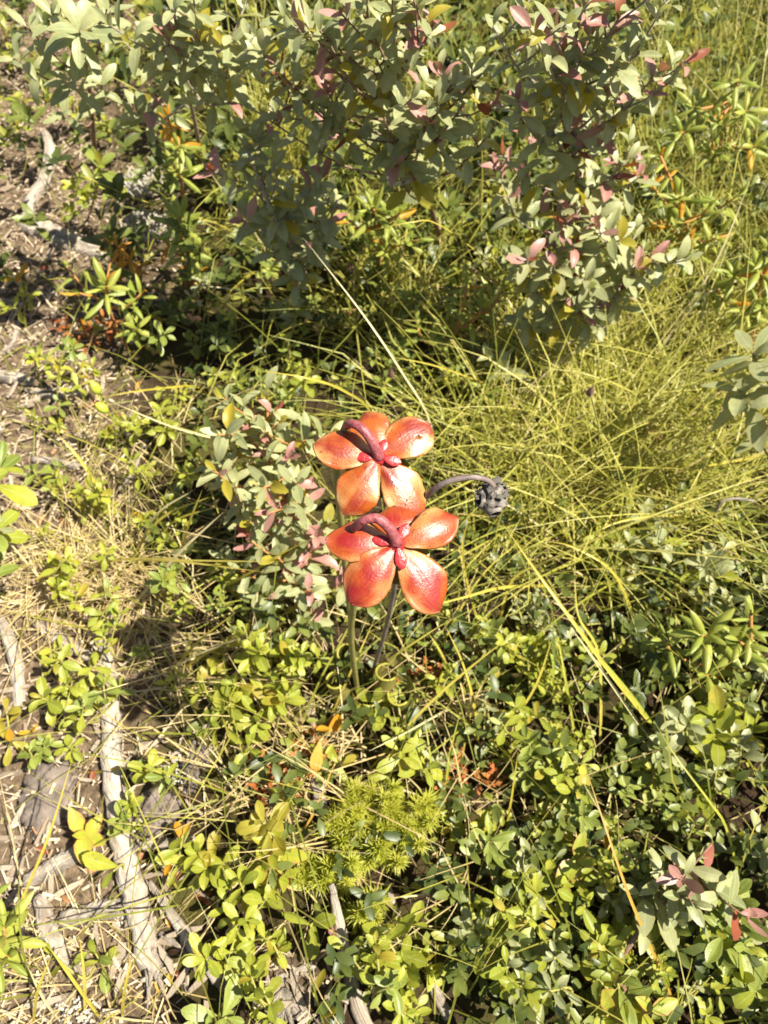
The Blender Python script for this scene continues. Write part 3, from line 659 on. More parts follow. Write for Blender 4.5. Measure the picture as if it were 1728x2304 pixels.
def pitcher_plant():
    foot = P(850, 1560); root = empty('pitcher_plant', foot, 'squat hooded pitchers of a pitcher plant in the shade below the flowers', 'pitcher plant')
    for (px, py, z, r, hd) in ((870, 1512, .045, .0115, -1.4), (898, 1562, .035, .0120, -.6), (780, 1470, .05, .010, 2.2), (755, 1530, .035, .010, -2.6)):
        m = PZ(px, py, z); b = foot + Vector((math.cos(hd) * .01, math.sin(hd) * .01, -.003)); out = Vector((math.cos(hd), math.sin(hd), 0))
        pts = smoothline([b, b.lerp(m, .4) + out * .01 - Vector((0, 0, .012)), b.lerp(m, .75) + out * .006 - Vector((0, 0, .006)), m], 10)
        V, F, U = tube([p - foot for p in pts], [.003, .005, .007, r * .8, r, r * 1.02, r, r * .9, r * .82, r * .86], 16, .02, cap=False)
        o = part('pitcher', root, mesh('pitcher', V, F, 'pitcher', U))
        ax = (pts[-1] - pts[-2]).normalized(); s1 = ax.orthogonal().normalized(); s2 = ax.cross(s1)
        rim = [m + (s1 * math.cos(2 * math.pi * k / 16) + s2 * math.sin(2 * math.pi * k / 16)) * r * .88 for k in range(13)]
        tubepart('rim', o, rim, .0012, 'style', 6, base=foot)
        V, F, U = leafgeo('ovate', 1.25, .35, -.5, 0, 6, 6); part('hood', o, mesh('hood', V, F, 'pitcher', U), basis(ax * .9 + s1 * .5, -s1, m + s1 * r * .75 - foot, r * 1.5))
pitcher_plant()

# ------------------------------------------------------------------ the shrubs
BR = {'leather_brown': 8, 'leather_pink': 2}; YL = {'leather_yellow': 3, 'leather': 5}
shrub('tall grey-green shrub with a straight dark red stem and pinkish shoots', (1000, 560),
    [(640, 40, .40, 8, .031), (720, 70, .41, 8, .031), (605, 165, .35, 7, .024, BR), (665, 190, .34, 7), (745, 105, .40, 6, .028, YL), (700, 240, .33, 6), (815, 25, .42, 8), (890, 50, .42, 8),
     (975, 55, .42, 7, .026, PK), (845, 130, .38, 6), (1015, 190, .36, 7), (1085, 165, .37, 6, .028, YL), (1040, 240, .34, 7), (960, 285, .32, 6), (1095, 310, .30, 7), (915, 345, .28, 7, .03),
     (900, 400, .25, 5, .03), (575, 250, .31, 7, .03), (800, 190, .36, 6), (780, 290, .30, 6), (870, 240, .34, 4), (560, 90, .38, 7)],
    trunk=[(970, 470, .16), (940, 380, .24), (898, 220, .33), (885, 90, .40), (890, 50, .42)], r0=.0036, n=7)
shrub('upright grey-green shrub with a forked grey stem and pink bud tips', (1260, 600),
    [(1190, 60, .42, 8, .027, PK), (1395, 35, .42, 8, .027, PK), (1240, 150, .38, 6, .03), (1305, 130, .38, 5), (1440, 120, .40, 8, .03), (1375, 190, .35, 8, .014, BR), (1495, 150, .37, 7, .026, PK),
     (1425, 225, .34, 7), (1160, 255, .33, 7), (1320, 180, .36, 6), (1290, 345, .27, 6), (1410, 365, .27, 7, .029, PK), (1385, 430, .23, 6, .03), (1175, 380, .25, 8, .028), (1240, 290, .30, 5), (1140, 440, .2, 6), (1110, 60, .41, 6)],
    stem='stem_grey', trunk=[(1255, 480, .17), (1300, 400, .23), (1265, 250, .32), (1300, 60, .40), (1320, -30, .44)], r0=.0036)
shrub('bushy grey-green shrub with rosy leaves above the golden sedge', (1290, 800),
    [(1275, 500, .23, 7, .027, PK), (1345, 490, .24, 7, .03), (1395, 540, .22, 7, .028, YL), (1250, 615, .19, 7, .027), (1195, 660, .17, 7), (1290, 690, .16, 8), (1430, 620, .19, 8, .028), (1470, 590, .20, 6),
     (1350, 735, .14, 7), (1165, 600, .19, 6), (1235, 730, .13, 7), (1160, 730, .12, 6), (1400, 690, .15, 7), (1320, 620, .19, 7), (1120, 830, .08, 6, .026), (1290, 570, .20, 6, .025, PK)],
    stem='stem_grey', r0=.003)
shrub('thin grey-green shrub with a mauve stem in front of yellow grass', (700, 640),
    [(540, 370, .26, 6, .028), (590, 400, .25, 6), (560, 300, .29, 5), (640, 470, .21, 6), (690, 430, .22, 6), (610, 560, .17, 6), (730, 530, .17, 6, .026), (560, 490, .2, 5), (700, 590, .14, 6), (760, 450, .2, 6), (650, 620, .12, 6), (1020, 470, .2, 1)][:-1],
    trunk=[(660, 560, .14), (600, 450, .23), (560, 340, .28)], stem='stem_grey')
shrub('grey-green shrub with yellow young leaves beside the whorled bush', (470, 420),
    [(355, 110, .36, 8, .029), (440, 60, .38, 8, .03, YL), (450, 140, .34, 7), (340, 150, .33, 5, .025), (300, 260, .27, 5, .03), (520, 100, .37, 7, .03), (540, 160, .34, 7), (520, 230, .30, 6), (390, 20, .40, 6)], stem='stem_grey')
shrub('big-leaved pale green shrub with leaves in flat whorls', (215, 420),
    [(180, 70, .38, 13, .036), (160, 180, .31, 8, .032), (120, 30, .38, 9, .034), (240, 20, .38, 8, .033), (60, 60, .36, 8, .03), (140, 260, .25, 6, .03), (30, 130, .32, 7), (230, 190, .29, 6)],
    mats={'leather': 8, 'fresh': 1} and {'leather': 1}, span=.03, el=(-5, 35), stem='stem_brown')
shrub('low grey-green and pink shrub at the side of the flowers', (690, 1390),
    [(600, 880, .20, 5, .034), (585, 940, .18, 7, .02, PK), (560, 920, .19, 4, .028), (690, 990, .19, 5, .027), (640, 1060, .17, 7, .024), (590, 1100, .15, 7, .023), (690, 1110, .16, 6, .024, PK), (560, 1170, .13, 7, .022), (650, 1160, .14, 7, .024),
     (520, 1080, .14, 6, .025), (620, 1250, .11, 6, .023), (700, 1240, .11, 7, .025, PK), (660, 1310, .08, 6, .024), (570, 1330, .07, 6, .024), (760, 1320, .08, 5, .026, {'leather': 2, 'leather_pink': 2}), (540, 1280, .09, 5, .022), (740, 1180, .12, 6, .024), (480, 1050, .14, 5, .026), (610, 1000, .17, 6, .02, PK), (700, 1370, .05, 5, .02)],
    mats=LEATHER, stem='stem_rust', r0=.0024, span=.05)
shrub('broad-leaved pale grey-green shrub at the edge of the golden sedge', (1790, 1180),
    [(1665, 880, .17, 9, .050), (1690, 790, .19, 9, .050), (1770, 900, .2, 8, .04), (1700, 960, .14, 5, .038), (1830, 820, .22, 8, .04)], mats={'leather': 3, 'fresh': 2} and {'leather': 1}, span=.02, el=(-10, 40))
shrub('broad-leaved yellow-green shrub overhanging the matted straw', (-90, 1380),
    [(0, 1050, .16, 7, .038), (-5, 1190, .13, 8, .040), (-20, 1285, .1, 7, .036), (-90, 1100, .2, 8, .036)], key='fresh', mats={'fresh': 1, 'deep': 1, 'leather': 1}, span=.02, el=(-10, 40))
shrub('shaded grey-green shrub with a bare reclining stem in the thicket', (1420, 2260),
    [(1485, 1965, .09, 4, .026), (1440, 2010, .085, 4, .024), (1590, 1960, .10, 3, .028, {'leather': 2, 'leather_brown': .5}), (1520, 2035, .08, 3, .022), (1600, 1900, .11, 3, .025)], stem='stem_brown',
    trunk=[(1390, 2180, .04), (1450, 2080, .07), (1500, 2030, .085), (1570, 1965, .10)], r0=.0032)

def thicket(label, foot, h, n, tall):  # unseen shrub, added out of view to throw shade onto the low plants
    pl = empty('shrub', onground(foot), label, 'shrub', 'unseen bushy shrubs added to shade the thicket'); b = pl.location.copy()
    for k in range(n):
        a = k * GA; q = b + Vector((math.cos(a) * .10 * (.4 + k / n), math.sin(a) * .12 * (.4 + k / n), h * (.55 + .45 * ((k * 7) % n) / n))); bp = smoothline([b, b.lerp(q, .5) + Vector((0, 0, .03)), q], 10)
        tubepart('branch', pl, bp, [.003 - .0002 * i for i in range(10)], 'stem_grey', 5, .1); shoot(pl, [bp[0], bp[5], bp[9]], 'leather', {'leather': 1}, .034, tall, .16, (-10, 60))
thicket('tall unseen sage-green shrub added to cast shade on the dark thicket', (.51, .19), .40, 14, 17)
thicket('unseen bushy sage-green shrub added to shade the yellow-spotted seedling', (.49, -.03), .38, 14, 16)
LAB = {'lab': 10, 'lab_orange': .8}
def lab(label, base, clusters, L=.026, n=13, mats=LAB, **k):
    L *= 1.15; clusters = [tuple(c[:4]) + ((c[4] * 1.15,) + tuple(c[5:]) if len(c) > 4 else ()) for c in clusters]
    return shrub(label, base, clusters, stem='stem_rust', key='lab', mats=mats, L=L, n=n, span=.035, el=(-10, 70), r0=.0022, r1=.0016, cat='shrub', **k)
lab('narrow-leaved shrub with a bright rust-coloured bare stem over pale litter', (415, 470), [(378, 265, .22, 12, .022, {'lab': 2, 'lab_orange': 2}), (400, 330, .18, 12, .027), (395, 390, .13, 8, .028)])
lab('narrow-leaved shrub with one star of long leaves and some orange below', (420, 660), [(405, 490, .15, 14, .033), (430, 560, .11, 10, .026), (430, 610, .06, 8, .026, {'lab_orange': 3, 'lab': 1}), (370, 540, .11, 8, .026)])
lab('sprawling narrow-leaved shrub on grey litter below the orange seedling', (290, 790), [(240, 640, .11, 12, .03), (180, 660, .1, 8, .026), (310, 740, .08, 10, .026), (150, 600, .1, 7, .026), (320, 660, .1, 8, .026), (250, 580, .1, 7, .022)])
lab('seedling with orange and salmon leaves on the litter', (275, 640), [(270, 555, .09, 12, .018, {'lab_orange': 3, 'leather_brown': .5}), (290, 590, .07, 9, .02, {'lab_orange': 3, 'lab': 1}), (320, 600, .06, 7, .02, {'lab_orange': 1})])
lab('narrow-leaved shrub at the foot of the dark red stem', (850, 640), [(840, 470, .15, 14, .032), (900, 480, .14, 10, .03), (780, 500, .13, 9, .028), (870, 560, .09, 10, .03), (940, 540, .11, 10, .026)], mats={'lab': 6, 'lab_orange': .5})
lab('narrow-leaved shrub with one long bright upright leaf', (985, 830), [(940, 740, .07, 7, .036), (1000, 720, .07, 8, .028), (1090, 690, .1, 9, .03), (1050, 640, .12, 8, .026), (1130, 650, .11, 8, .026)])
lab('narrow-leaved shrub with an orange stem behind the pale straw stalks', (1540, 640), [(1470, 420, .18, 12, .026), (1530, 440, .18, 12, .026), (1590, 470, .17, 12, .026), (1500, 500, .14, 10), (1620, 530, .14, 10), (1560, 560, .12, 9), (1485, 350, .2, 10, .022, {'lab': 2, 'lab_orange': 1}), (1660, 440, .18, 9)])
lab('dense narrow-leaved shrub above the broad-leaved shrub', (1690, 800), [(1700, 600, .17, 12, .028), (1650, 620, .16, 10), (1720, 680, .13, 12, .028), (1670, 700, .12, 11, .028), (1740, 560, .19, 10), (1610, 640, .12, 9)])
lab('narrow-leaved shrub with a star of bright leaves in deep shade', (1600, 1540), [(1580, 1430, .10, 13, .033), (1490, 1440, .07, 10, .028), (1590, 1520, .05, 9, .028), (1660, 1440, .1, 9, .028), (1690, 1380, .12, 8)], mats={'lab': 1})
lab('narrow-leaved shrub with glossy leaves beside the white splintered wood', (-20, 2190), [(10, 2085, .07, 13, .034), (-40, 2020, .09, 10), (20, 2150, .04, 8, .026)], mats={'lab': 1})
lab('small narrow-leaved shrub between the dried head and the leafy shrub', (1120, 960), [(1125, 905, .05, 9, .022), (1090, 880, .06, 8, .02), (1150, 940, .03, 7, .02)])
lab('thin narrow-leaved shrub beside the pale stick end', (1600, 420), [(1560, 240, .22, 10, .022), (1620, 270, .2, 10, .022), (1530, 300, .2, 9), (1680, 250, .22, 10), (1600, 340, .16, 10), (1700, 330, .18, 9), (1660, 180, .25, 9)], mats={'lab': 2, 'lab_orange': .1})

# ------------------------------------------------------------------ low plants
def low(label, base, clusters, mats={'fresh': 8, 'leather_yellow': .4}, key='fresh', L=.024, n=8, group=None, name='seedling', cat='plant', el=(-5, 50), span=.018):
    L *= .84; clusters = [tuple(c[:4]) + ((c[4] * .84,) + tuple(c[5:]) if len(c) > 4 else ()) for c in clusters]
    return shrub(label, base, clusters, stem='stem_green', key=key, mats=mats, L=L, n=n, span=span, el=el, r0=.0014, r1=.0009, name=name, cat=cat, group=group)
low('bright green seedling with a wide star of leaves by the white stick', (110, 1610), [(95, 1570, .05, 9, .030), (150, 1540, .05, 7, .024), (170, 1620, .04, 8, .023), (200, 1560, .04, 6, .026), (215, 1500, .06, 6, .026), (160, 1690, .03, 7, .022), (130, 1480, .06, 5, .022)])
low('yellow-green four-leaved seedling with orange leaf tips beside the dark bark', (205, 1905), [(198, 1878, .03, 5, .030)], key='bunch', mats={'bunch': 1}, el=(0, 25))
low('single tall yellow-green leaf standing against the grey branch', (268, 2010), [(255, 1960, .03, 2, .036)], el=(30, 60))
low('lush yellow-green seedling at the broken end of the thin grey branch', (545, 2130), [(540, 1985, .05, 8, .026), (555, 2070, .05, 9, .024), (565, 2175, .04, 9, .025), (510, 2030, .04, 6, .024), (610, 2110, .04, 5, .022), (600, 2020, .05, 6, .024)])
low('bright four-leaved seedling next to the red bud', (705, 2090), [(698, 2085, .035, 4, .036)], el=(0, 20), span=.006)
low('yellow-green seedling with broad leaves at the foot of the moss', (870, 2150), [(865, 2105, .05, 6, .036), (910, 2160, .04, 6, .028), (850, 2180, .03, 6, .026), (930, 2080, .04, 5, .028), (900, 2220, .03, 6, .024)])
low('fresh green seedling cluster standing over the upright leaf pair', (1275, 1800), [(1270, 1740, .07, 8, .024), (1300, 1780, .07, 8, .024), (1240, 1720, .06, 7, .022), (1320, 1720, .07, 6, .028), (1250, 1800, .05, 7, .022)])
low('broad yellow leaf pair with pink margins in the shade', (1320, 1960), [(1300, 1940, .05, 4, .034), (1270, 1990, .04, 2, .026)], key='bunch', mats={'bunch': 1}, el=(0, 25), span=.008)
low('broad green leaves with reddish tips beside the foot of the long rusty stem', (1410, 2290), [(1400, 2255, .05, 4, .036), (1470, 2270, .05, 3, .034), (1340, 2200, .05, 6, .028), (1360, 2290, .05, 5, .026)], key='bunch', mats={'bunch': 2, 'deep': 1}, el=(0, 40))
low('grey-green seedling with neat double whorls', (1205, 2030), [(1185, 1965, .05, 8, .024), (1205, 2005, .045, 9, .026), (1250, 1930, .05, 5, .026)], mats={'leather': 1, 'fresh': 1})
low('yellow-spotted glossy seedling beside the reclining shrub stem', (1660, 2200), [(1620, 2090, .07, 7, .028), (1680, 2130, .07, 7, .03), (1640, 2190, .06, 7, .026), (1700, 2230, .06, 6, .026), (1600, 2130, .06, 6, .028)], mats={'fresh': 2, 'deep': 3})
low('grey-green seedling with clustered leaves beside the double-whorled seedling', (1180, 2260), [(1170, 2220, .05, 9, .026), (1140, 2170, .05, 8, .026), (1220, 2260, .04, 7, .024), (1250, 2120, .05, 7, .026)], mats={'leather': 2, 'fresh': 3})
low('yellowish tall-leaved clump over the grey fallen branch', (200, 480), [(225, 370, .12, 7, .036), (170, 420, .1, 9, .026), (195, 450, .08, 8, .024), (250, 430, .09, 6, .03), (160, 480, .07, 7, .022)], mats={'fresh': 4, 'deep': 1, 'leather_yellow': 1}, el=(20, 75))
low('yellow seedling with an orange leaf on the grey litter', (40, 680), [(30, 625, .05, 7, .024, {'fresh': 2, 'lab_orange': 1}), (60, 660, .04, 5, .022), (15, 690, .04, 5, .022)])
low('green seedling over the shaded peat behind the straw', (330, 960), [(360, 920, .05, 8, .026), (310, 960, .04, 8, .022), (380, 970, .04, 7, .022), (270, 950, .04, 6, .022)])
low('small green seedling on top of the branch where the straw ends', (240, 1410), [(240, 1395, .04, 8, .024), (250, 1330, .04, 6, .022)], mats={'fresh': 2, 'deep': 1})
low('bright whorled seedling under the long straw blades', (560, 1560), [(500, 1600, .06, 8, .026), (580, 1630, .05, 8, .024), (470, 1640, .05, 7, .026), (560, 1690, .04, 7, .024), (440, 1560, .05, 7, .022), (620, 1580, .06, 7, .024)])
low('tight rosette of yellow-green leaves beside the pitchers', (690, 1530), [(680, 1470, .07, 10, .02), (660, 1510, .06, 9, .02), (720, 1480, .06, 8, .02), (640, 1450, .06, 7, .022)])
low('three-leaved seedling in front of the pitchers', (835, 1620), [(835, 1590, .05, 6, .028), (800, 1600, .04, 5, .022), (880, 1620, .04, 5, .024)])
low('star-leaved yellow-green seedling above the moss', (900, 1730), [(905, 1705, .06, 7, .03), (960, 1730, .05, 6, .028), (930, 1670, .05, 6, .026), (870, 1760, .04, 5, .024)])
low('small plant with an orange pair of leaves above the moss', (750, 1700), [(745, 1640, .05, 3, .034, {'lab_orange': 1}), (730, 1700, .03, 5, .024), (770, 1730, .03, 5, .026)], el=(-10, 20))
low('pink-tipped seedling between thin branch and moss', (600, 1960), [(610, 1900, .05, 5, .030), (640, 1970, .04, 6, .028), (590, 1950, .04, 5, .026)], key='bunch', mats={'bunch': 1})
low('leaf rosette lying in the litter by the splintered branch end', (215, 2170), [(215, 2145, .02, 6, .024), (120, 2150, .02, 4, .026)], mats={'fresh': 3, 'deep': 1})
low('yellow-green seedling pair at the thin branch fork', (400, 1970), [(410, 1880, .04, 6, .026), (385, 1945, .03, 5, .024), (440, 1920, .03, 5, .024)], mats={'fresh': 3, 'lab_orange': .4})
low('dark glossy leaf tuft below the end of the thin grey branch', (500, 2320), [(510, 2290, .03, 6, .034), (470, 2320, .03, 6, .03)], mats={'deep': 1})
low('yellow leaf lying flat among the white splinters', (715, 2260), [(705, 2235, .02, 2, .036, {'leather_yellow': 1, 'fresh': 1})], el=(0, 15))
low('yellow and orange seedling beside the white stick', (20, 1660), [(15, 1600, .04, 5, .026, {'leather_yellow': 2, 'lab_orange': 1}), (20, 1680, .03, 4, .026, {'leather_yellow': 1}), (70, 1640, .02, 3, .016, {'lab_orange': 1})])
LAND = [(830, 1900, 'the haircap moss'), (270, 1850, 'the thick grey branch'), (430, 2120, 'the thin grey branch'), (745, 1640, 'the orange leaf pair'), (860, 1540, 'the pitchers'), (1440, 2080, 'the long rusty stem'),
        (1300, 1950, 'the broad yellow leaf pair'), (1590, 1460, 'the star of bright narrow leaves'), (1480, 2010, 'the bare reclining stem'), (1660, 2150, 'the yellow-spotted seedling'), (1400, 2255, 'the red-tipped broad leaves'),
        (1195, 1990, 'the double whorls'), (1175, 2210, 'the clustered grey-green seedling'), (1275, 1760, 'the fresh green cluster'), (545, 2090, 'the lush seedling'), (640, 2230, 'the white splinters'), (680, 1480, 'the tight leaf rosette'),
        (560, 1620, 'the bright whorled seedling'), (905, 1715, 'the star-leaved seedling'), (690, 1250, 'the low pink shrub'), (1330, 1080, 'the golden sedge'), (1300, 700, 'the bushy rosy shrub'), (950, 500, 'the dark red stem'), (1270, 430, 'the forked grey stem'),
        (650, 550, 'the thin mauve shrub'), (410, 500, 'the star of long leaves'), (1540, 500, 'the orange-stemmed shrub'), (1690, 680, 'the dense narrow-leaved shrub'), (1650, 270, 'the pale stick end'), (180, 180, 'the whorled bush'), (440, 200, 'the yellow-tipped shrub'),
        (220, 900, 'the two green pods'), (40, 850, 'the bleached stick end'), (150, 1040, 'the thin pale stick'), (240, 650, 'the sprawling shrub'), (880, 840, 'the fuzzy dark seed head'), (790, 600, 'the fuzzy brown seed head'), (1075, 800, 'the rough brown seed head'),
        (785, 715, 'the peach dead leaf'), (970, 740, 'the long bright leaf'), (40, 1520, 'the white bleached stick'), (140, 1440, 'the short grey stick'), (105, 1800, 'the dark bark'), (120, 1950, 'the plank-like stick'), (200, 2055, 'the white slab'),
        (120, 2080, 'the pale splintered chunk'), (340, 2190, 'the splintered branch end'), (785, 2180, 'the red-budded branch'), (415, 1735, 'the lichen tuft'), (325, 470, 'the pale lichen'), (90, 400, 'the curved grey branch'), (140, 540, 'the sunken log'),
        (170, 1290, 'the straw mat'), (270, 570, 'the orange seedling'), (460, 1130, 'the yellow sedge arcs'), (1700, 880, 'the broad-leaved pale shrub'), (1560, 1150, 'the arching bare twig')]
def near(px, py):
    q = P(px, py); return min(LAND, key=lambda l: (P(l[0], l[1]) - q).length_squared)[2]
TONE = {'fresh': 'yellow-green', 'deep': 'deep green', 'leather': 'grey-green', 'leather_yellow': 'yellow'}
ZONES = [
    (12, (480, 680, 1480, 2280), {'fresh': 8, 'leather_yellow': .5}, (.015, .030)), (34, (900, 1350, 1420, 1860), {'fresh': 8, 'deep': 3, 'leather': 1.5}, (.011, .026)),
    (34, (1020, 1400, 1880, 2320), {'fresh': 8, 'leather': 4, 'deep': 2}, (.012, .028)), (64, (1380, 1800, 1220, 2320), {'deep': 8, 'leather': 4, 'fresh': 2}, (.012, .034)), (28, (430, 1150, 640, 940), {'fresh': 4, 'deep': 5, 'leather': 1}, (.012, .028)),
    (13, (360, 640, 900, 1420), {'fresh': 5, 'deep': 4}, (.012, .024)), (30, (420, 1700, 60, 620), {'fresh': 4, 'deep': 6, 'leather': 2}, (.018, .030)), (26, (60, 430, 760, 1500), {'fresh': 6, 'deep': 2, 'leather_yellow': .6}, (.014, .024)), (9, (60, 430, 1500, 2000), {'fresh': 6, 'deep': 2}, (.014, .022)),
    (12, (-60, 330, 60, 330), {'fresh': 6, 'deep': 3}, (.018, .026)), (6, (560, 960, 2130, 2320), {'fresh': 6, 'deep': 3}, (.014, .026))]
for cnt, (x0, x1, y0, y1), mats, Ls in ZONES:
    k = 0
    while k < cnt:
        px, py = random.uniform(x0, x1), random.uniform(y0, y1)
        if blob(px, py, 820, 1880, 170, 170) > .2 or blob(px, py, 850, 1530, 120, 80) > .2 or blob(px, py, 1060, 1740, 60, 45) > .3 or blob(px, py, 630, 1745, 70, 45) > .3: continue
        k += 1; h = random.uniform(.025, .085); cl = []; m = pick(mats); L = random.uniform(*Ls); nt = random.randint(1, 3)
        for q in range(nt): cl.append((px + random.uniform(-45, 45), py - h * 900 + random.uniform(-35, 35), h * random.uniform(.6, 1), random.randint(5, 9)))
        size = 'small-leaved' if L < .017 else 'large-leaved' if L > .0235 else 'middling'
        low('%s %s seedling with %s near %s' % (size, TONE[m], ('one leaf tuft', 'two leaf tufts', 'three leaf tufts')[nt - 1], near(px, py)), (px, py), cl,
            mats={m: 9, ('leather_yellow' if m == 'fresh' else 'fresh'): 1}, L=L, group='low seedlings', key=('leather' if m == 'leather' and random.random() < .5 else 'fresh') if False else 'fresh', el=(random.uniform(-15, 20), random.uniform(30, 70)))

# ------------------------------------------------------------------ haircap moss
def haircap():
    foot = P(830, 1950); root = empty('haircap_moss', foot, 'bristly yellow-green haircap moss cushion', 'moss')
    shapes = []
    for v in range(5):
        V, F, U = [], [], []
        for k in range(58):
            f = k / 57; a = k * GA + random.uniform(-.2, .2); e = R(-5 + 80 * f + random.uniform(-10, 10)); L = .0085 * (1 - .35 * f) * random.uniform(.8, 1.15); o = Vector((0, 0, -.012 * (1 - f)))
            d = Vector((math.cos(a) * math.cos(e), math.sin(a) * math.cos(e), math.sin(e))); s = d.cross(Vector((0, 0, 1))).normalized() * .00045; b = len(V); m = o + d * L * .55 - Vector((0, 0, .0002))
            V += [o - s, o + s, m + s * .8, m - s * .8, o + d * L - Vector((0, 0, .0012))]; F += [(b, b + 1, b + 2, b + 3), (b + 3, b + 2, b + 4)]; U += [(0, 0), (1, 0), (1, .5), (0, .5), (.5, 1)]
        V2, F2, U2 = tube([Vector((0, 0, -.05)), Vector((0, 0, 0))], .0006, 4); b = len(V); V += V2; F += [tuple(i + b for i in f) for f in F2]; U += U2
        shapes.append(mesh('moss_shoot', V, F, 'moss', U))
    n = 0
    while n < 130:
        px, py = random.uniform(640, 1010), random.uniform(1730, 2110)
        if random.random() > 1.5 * max(blob(px, py, 830, 1850, 130, 110), .8 * blob(px, py, 760, 1960, 90, 70), .7 * blob(px, py, 820, 2050, 60, 60), .6 * blob(px, py, 960, 1830, 60, 70), .5 * blob(px, py, 690, 1980, 40, 40)) - .3: continue
        n += 1; p = P(px, py, random.uniform(.025, .055)); d = Vector((random.uniform(-.55, .55), random.uniform(-.6, .35), 1)).normalized(); s = random.uniform(1.15, 1.8)
        m = Matrix.Translation(p - foot) @ d.to_track_quat('Z', 'Y').to_matrix().to_4x4() @ Matrix.Rotation(random.uniform(0, 6), 4, 'Z') @ Matrix.Diagonal((s, s, s, 1))
        part('moss_shoot', root, random.choice(shapes), m)
haircap()

# ------------------------------------------------------------------ dead wood
def stick(label, pts, radii, mat='wood', name='branch', seg=9, jag=.14, group=None, lift=0.4, n=None, cat='branch', splinter=0, sub=()):
    """pts: pixels; the stick lies on the ground, sunk a little"""
    r = radii if hasattr(radii, '__len__') else [radii] * len(pts)
    W = [P(p[0], p[1], (p[2] if len(p) > 2 else 0) + ri * lift) for p, ri in zip(pts, r)]; n = n or max(8, 5 * len(pts))
    line = smoothline(W, n); rr = np.interp(np.linspace(0, 1, n), np.linspace(0, 1, len(r)), r)
    for i, p in enumerate(line): line[i] = p + Vector((noise.noise((i * .7, 3.1, r[0] * 99)), noise.noise((i * .7, 8.1, r[0] * 99)), 0)) * rr[i] * .35
    root = empty(name, line[0].copy(), label, cat, group)
    tubepart('wood', root, line, list(rr), mat, seg, jag)
    for k in range(splinter):
        a = 2 * math.pi * k / splinter; d = (line[-1] - line[-3]).normalized(); s = d.cross(Vector((0, 0, 1))).normalized(); u = s.cross(d)
        o = line[-2] + (s * math.cos(a) + u * math.sin(a)) * rr[-1] * .6; L = random.uniform(.012, .03)
        tubepart('splinter', root, [o, o + d * L * .5, o + d * L + (s * math.cos(a) + u * math.sin(a)) * .003], [rr[-1] * .36, rr[-1] * .26, .0005], mat, 5, .2)
    for sp, sr in sub:
        w = [P(p[0], p[1], (p[2] if len(p) > 2 else 0) + sr) for p in sp]; q = smoothline(w, 10); tubepart('twig', root, q, [sr * (1 - .6 * i / 9) for i in range(10)], mat, 6, .15)
    return root
stick('thick weathered grey branch with a splintered end lying on the litter', [(232, 1430), (245, 1560), (256, 1720), (272, 1860), (300, 2000), (322, 2110), (342, 2185)], [.0062, .0088, .0105, .0105, .0108, .0100, .0085], seg=14, n=44, jag=.12, splinter=9, lift=.5)
stick('thin grey branch forking off and ending in white splintered wood', [(335, 1985, .008), (380, 2050, .008), (430, 2120, .006), (495, 2205, .004)], [.0022, .0036, .0060, .0058], n=22, splinter=5)
stick('twig lying beside the thin grey branch', [(360, 2100), (410, 2135), (450, 2180)], .0022)
stick('white bleached stick with a dark shadowed upper end', [(-10, 1380, .01), (22, 1440, .01), (38, 1500), (45, 1590)], [.004, .007, .0075, .006], n=18)
stick('short grey stick pointing at the thick branch', [(75, 1400), (130, 1440), (205, 1478)], [.004, .0075, .006])
stick('weathered plank-like stick below the dark bark', [(60, 1985), (120, 1950), (178, 1918)], [.0075, .0088, .0075], seg=6)
stick('white slab of wood with frayed ends', [(140, 2070), (200, 2055), (266, 2040)], [.0078, .0088, .0080], seg=6, splinter=4)
stick('pale splintered chunk pointing down to the grass', [(85, 2020), (105, 2080), (130, 2130), (170, 2190)], [.006, .009, .008, .004], seg=7)
stick('pale stick crossing behind the thick branch', [(310, 1905), (370, 1900), (440, 1890)], [.004, .0046, .003])
stick('short thin stick above the pale crossing stick', [(330, 1790), (335, 1850), (338, 1890)], .003)
stick('grey branch stub leading into the moss', [(690, 1560), (712, 1680), (716, 1760), (728, 1850)], [.004, .006, .007, .006], n=20)
stick('long grey branch with a red bud at its tip beside the moss', [(745, 1990, .05), (765, 2090, .03), (785, 2180), (800, 2250), (835, 2330)], [.0024, .0052, .0060, .0065, .0065], n=26)
stick('curved grey branch standing over the dark peat', [(100, 300, .03), (112, 350, .02), (98, 410, .01), (72, 450), (60, 505)], [.006, .0085, .009, .009, .008], n=22)
stick('broad grey log half sunk in the peat', [(60, 505), (130, 535), (240, 575)], [.012, .015, .010], seg=14, n=30, jag=.22, lift=.15)
stick('white bleached stick end on the grey litter', [(-30, 845), (30, 850), (75, 862)], [.007, .0085, .006])
stick('tan stick lying parallel to the bleached stick end', [(60, 880), (120, 880), (190, 872)], .004)
stick('pale brown stick below the tan one', [(95, 893), (140, 893), (185, 886)], .005)
stick('thin pale stick under the yellow blade', [(75, 1035), (130, 1040), (180, 1052)], .0042)
stick('grey curved twig beside the white bleached stick end', [(0, 800), (30, 770), (45, 720)], [.003, .004, .003])
stick('pale stick end among thin narrow-leaved shrubs', [(1672, 290, .02), (1710, 282, .02), (1790, 270, .02)], [.006, .008, .009])
stick('grey twig lying beside white splinters', [(610, 2210), (660, 2190), (710, 2170)], .0034)
stick('grey twig beneath the moss', [(868, 1985), (885, 2035), (895, 2060)], .003)
stick('mauve stick lying under the low leaves', [(965, 2210), (985, 2245), (1010, 2290)], .0045)
stick('curved bare twig arching over the dark leaves', [(1600, 1215, .02), (1615, 1140, .08), (1650, 1122, .09), (1700, 1128, .07)], .0014, cat='twig', name='twig')
stick('greyish twig in the sedge by the straw mat', [(250, 1120), (300, 1060), (330, 990)], .0022)
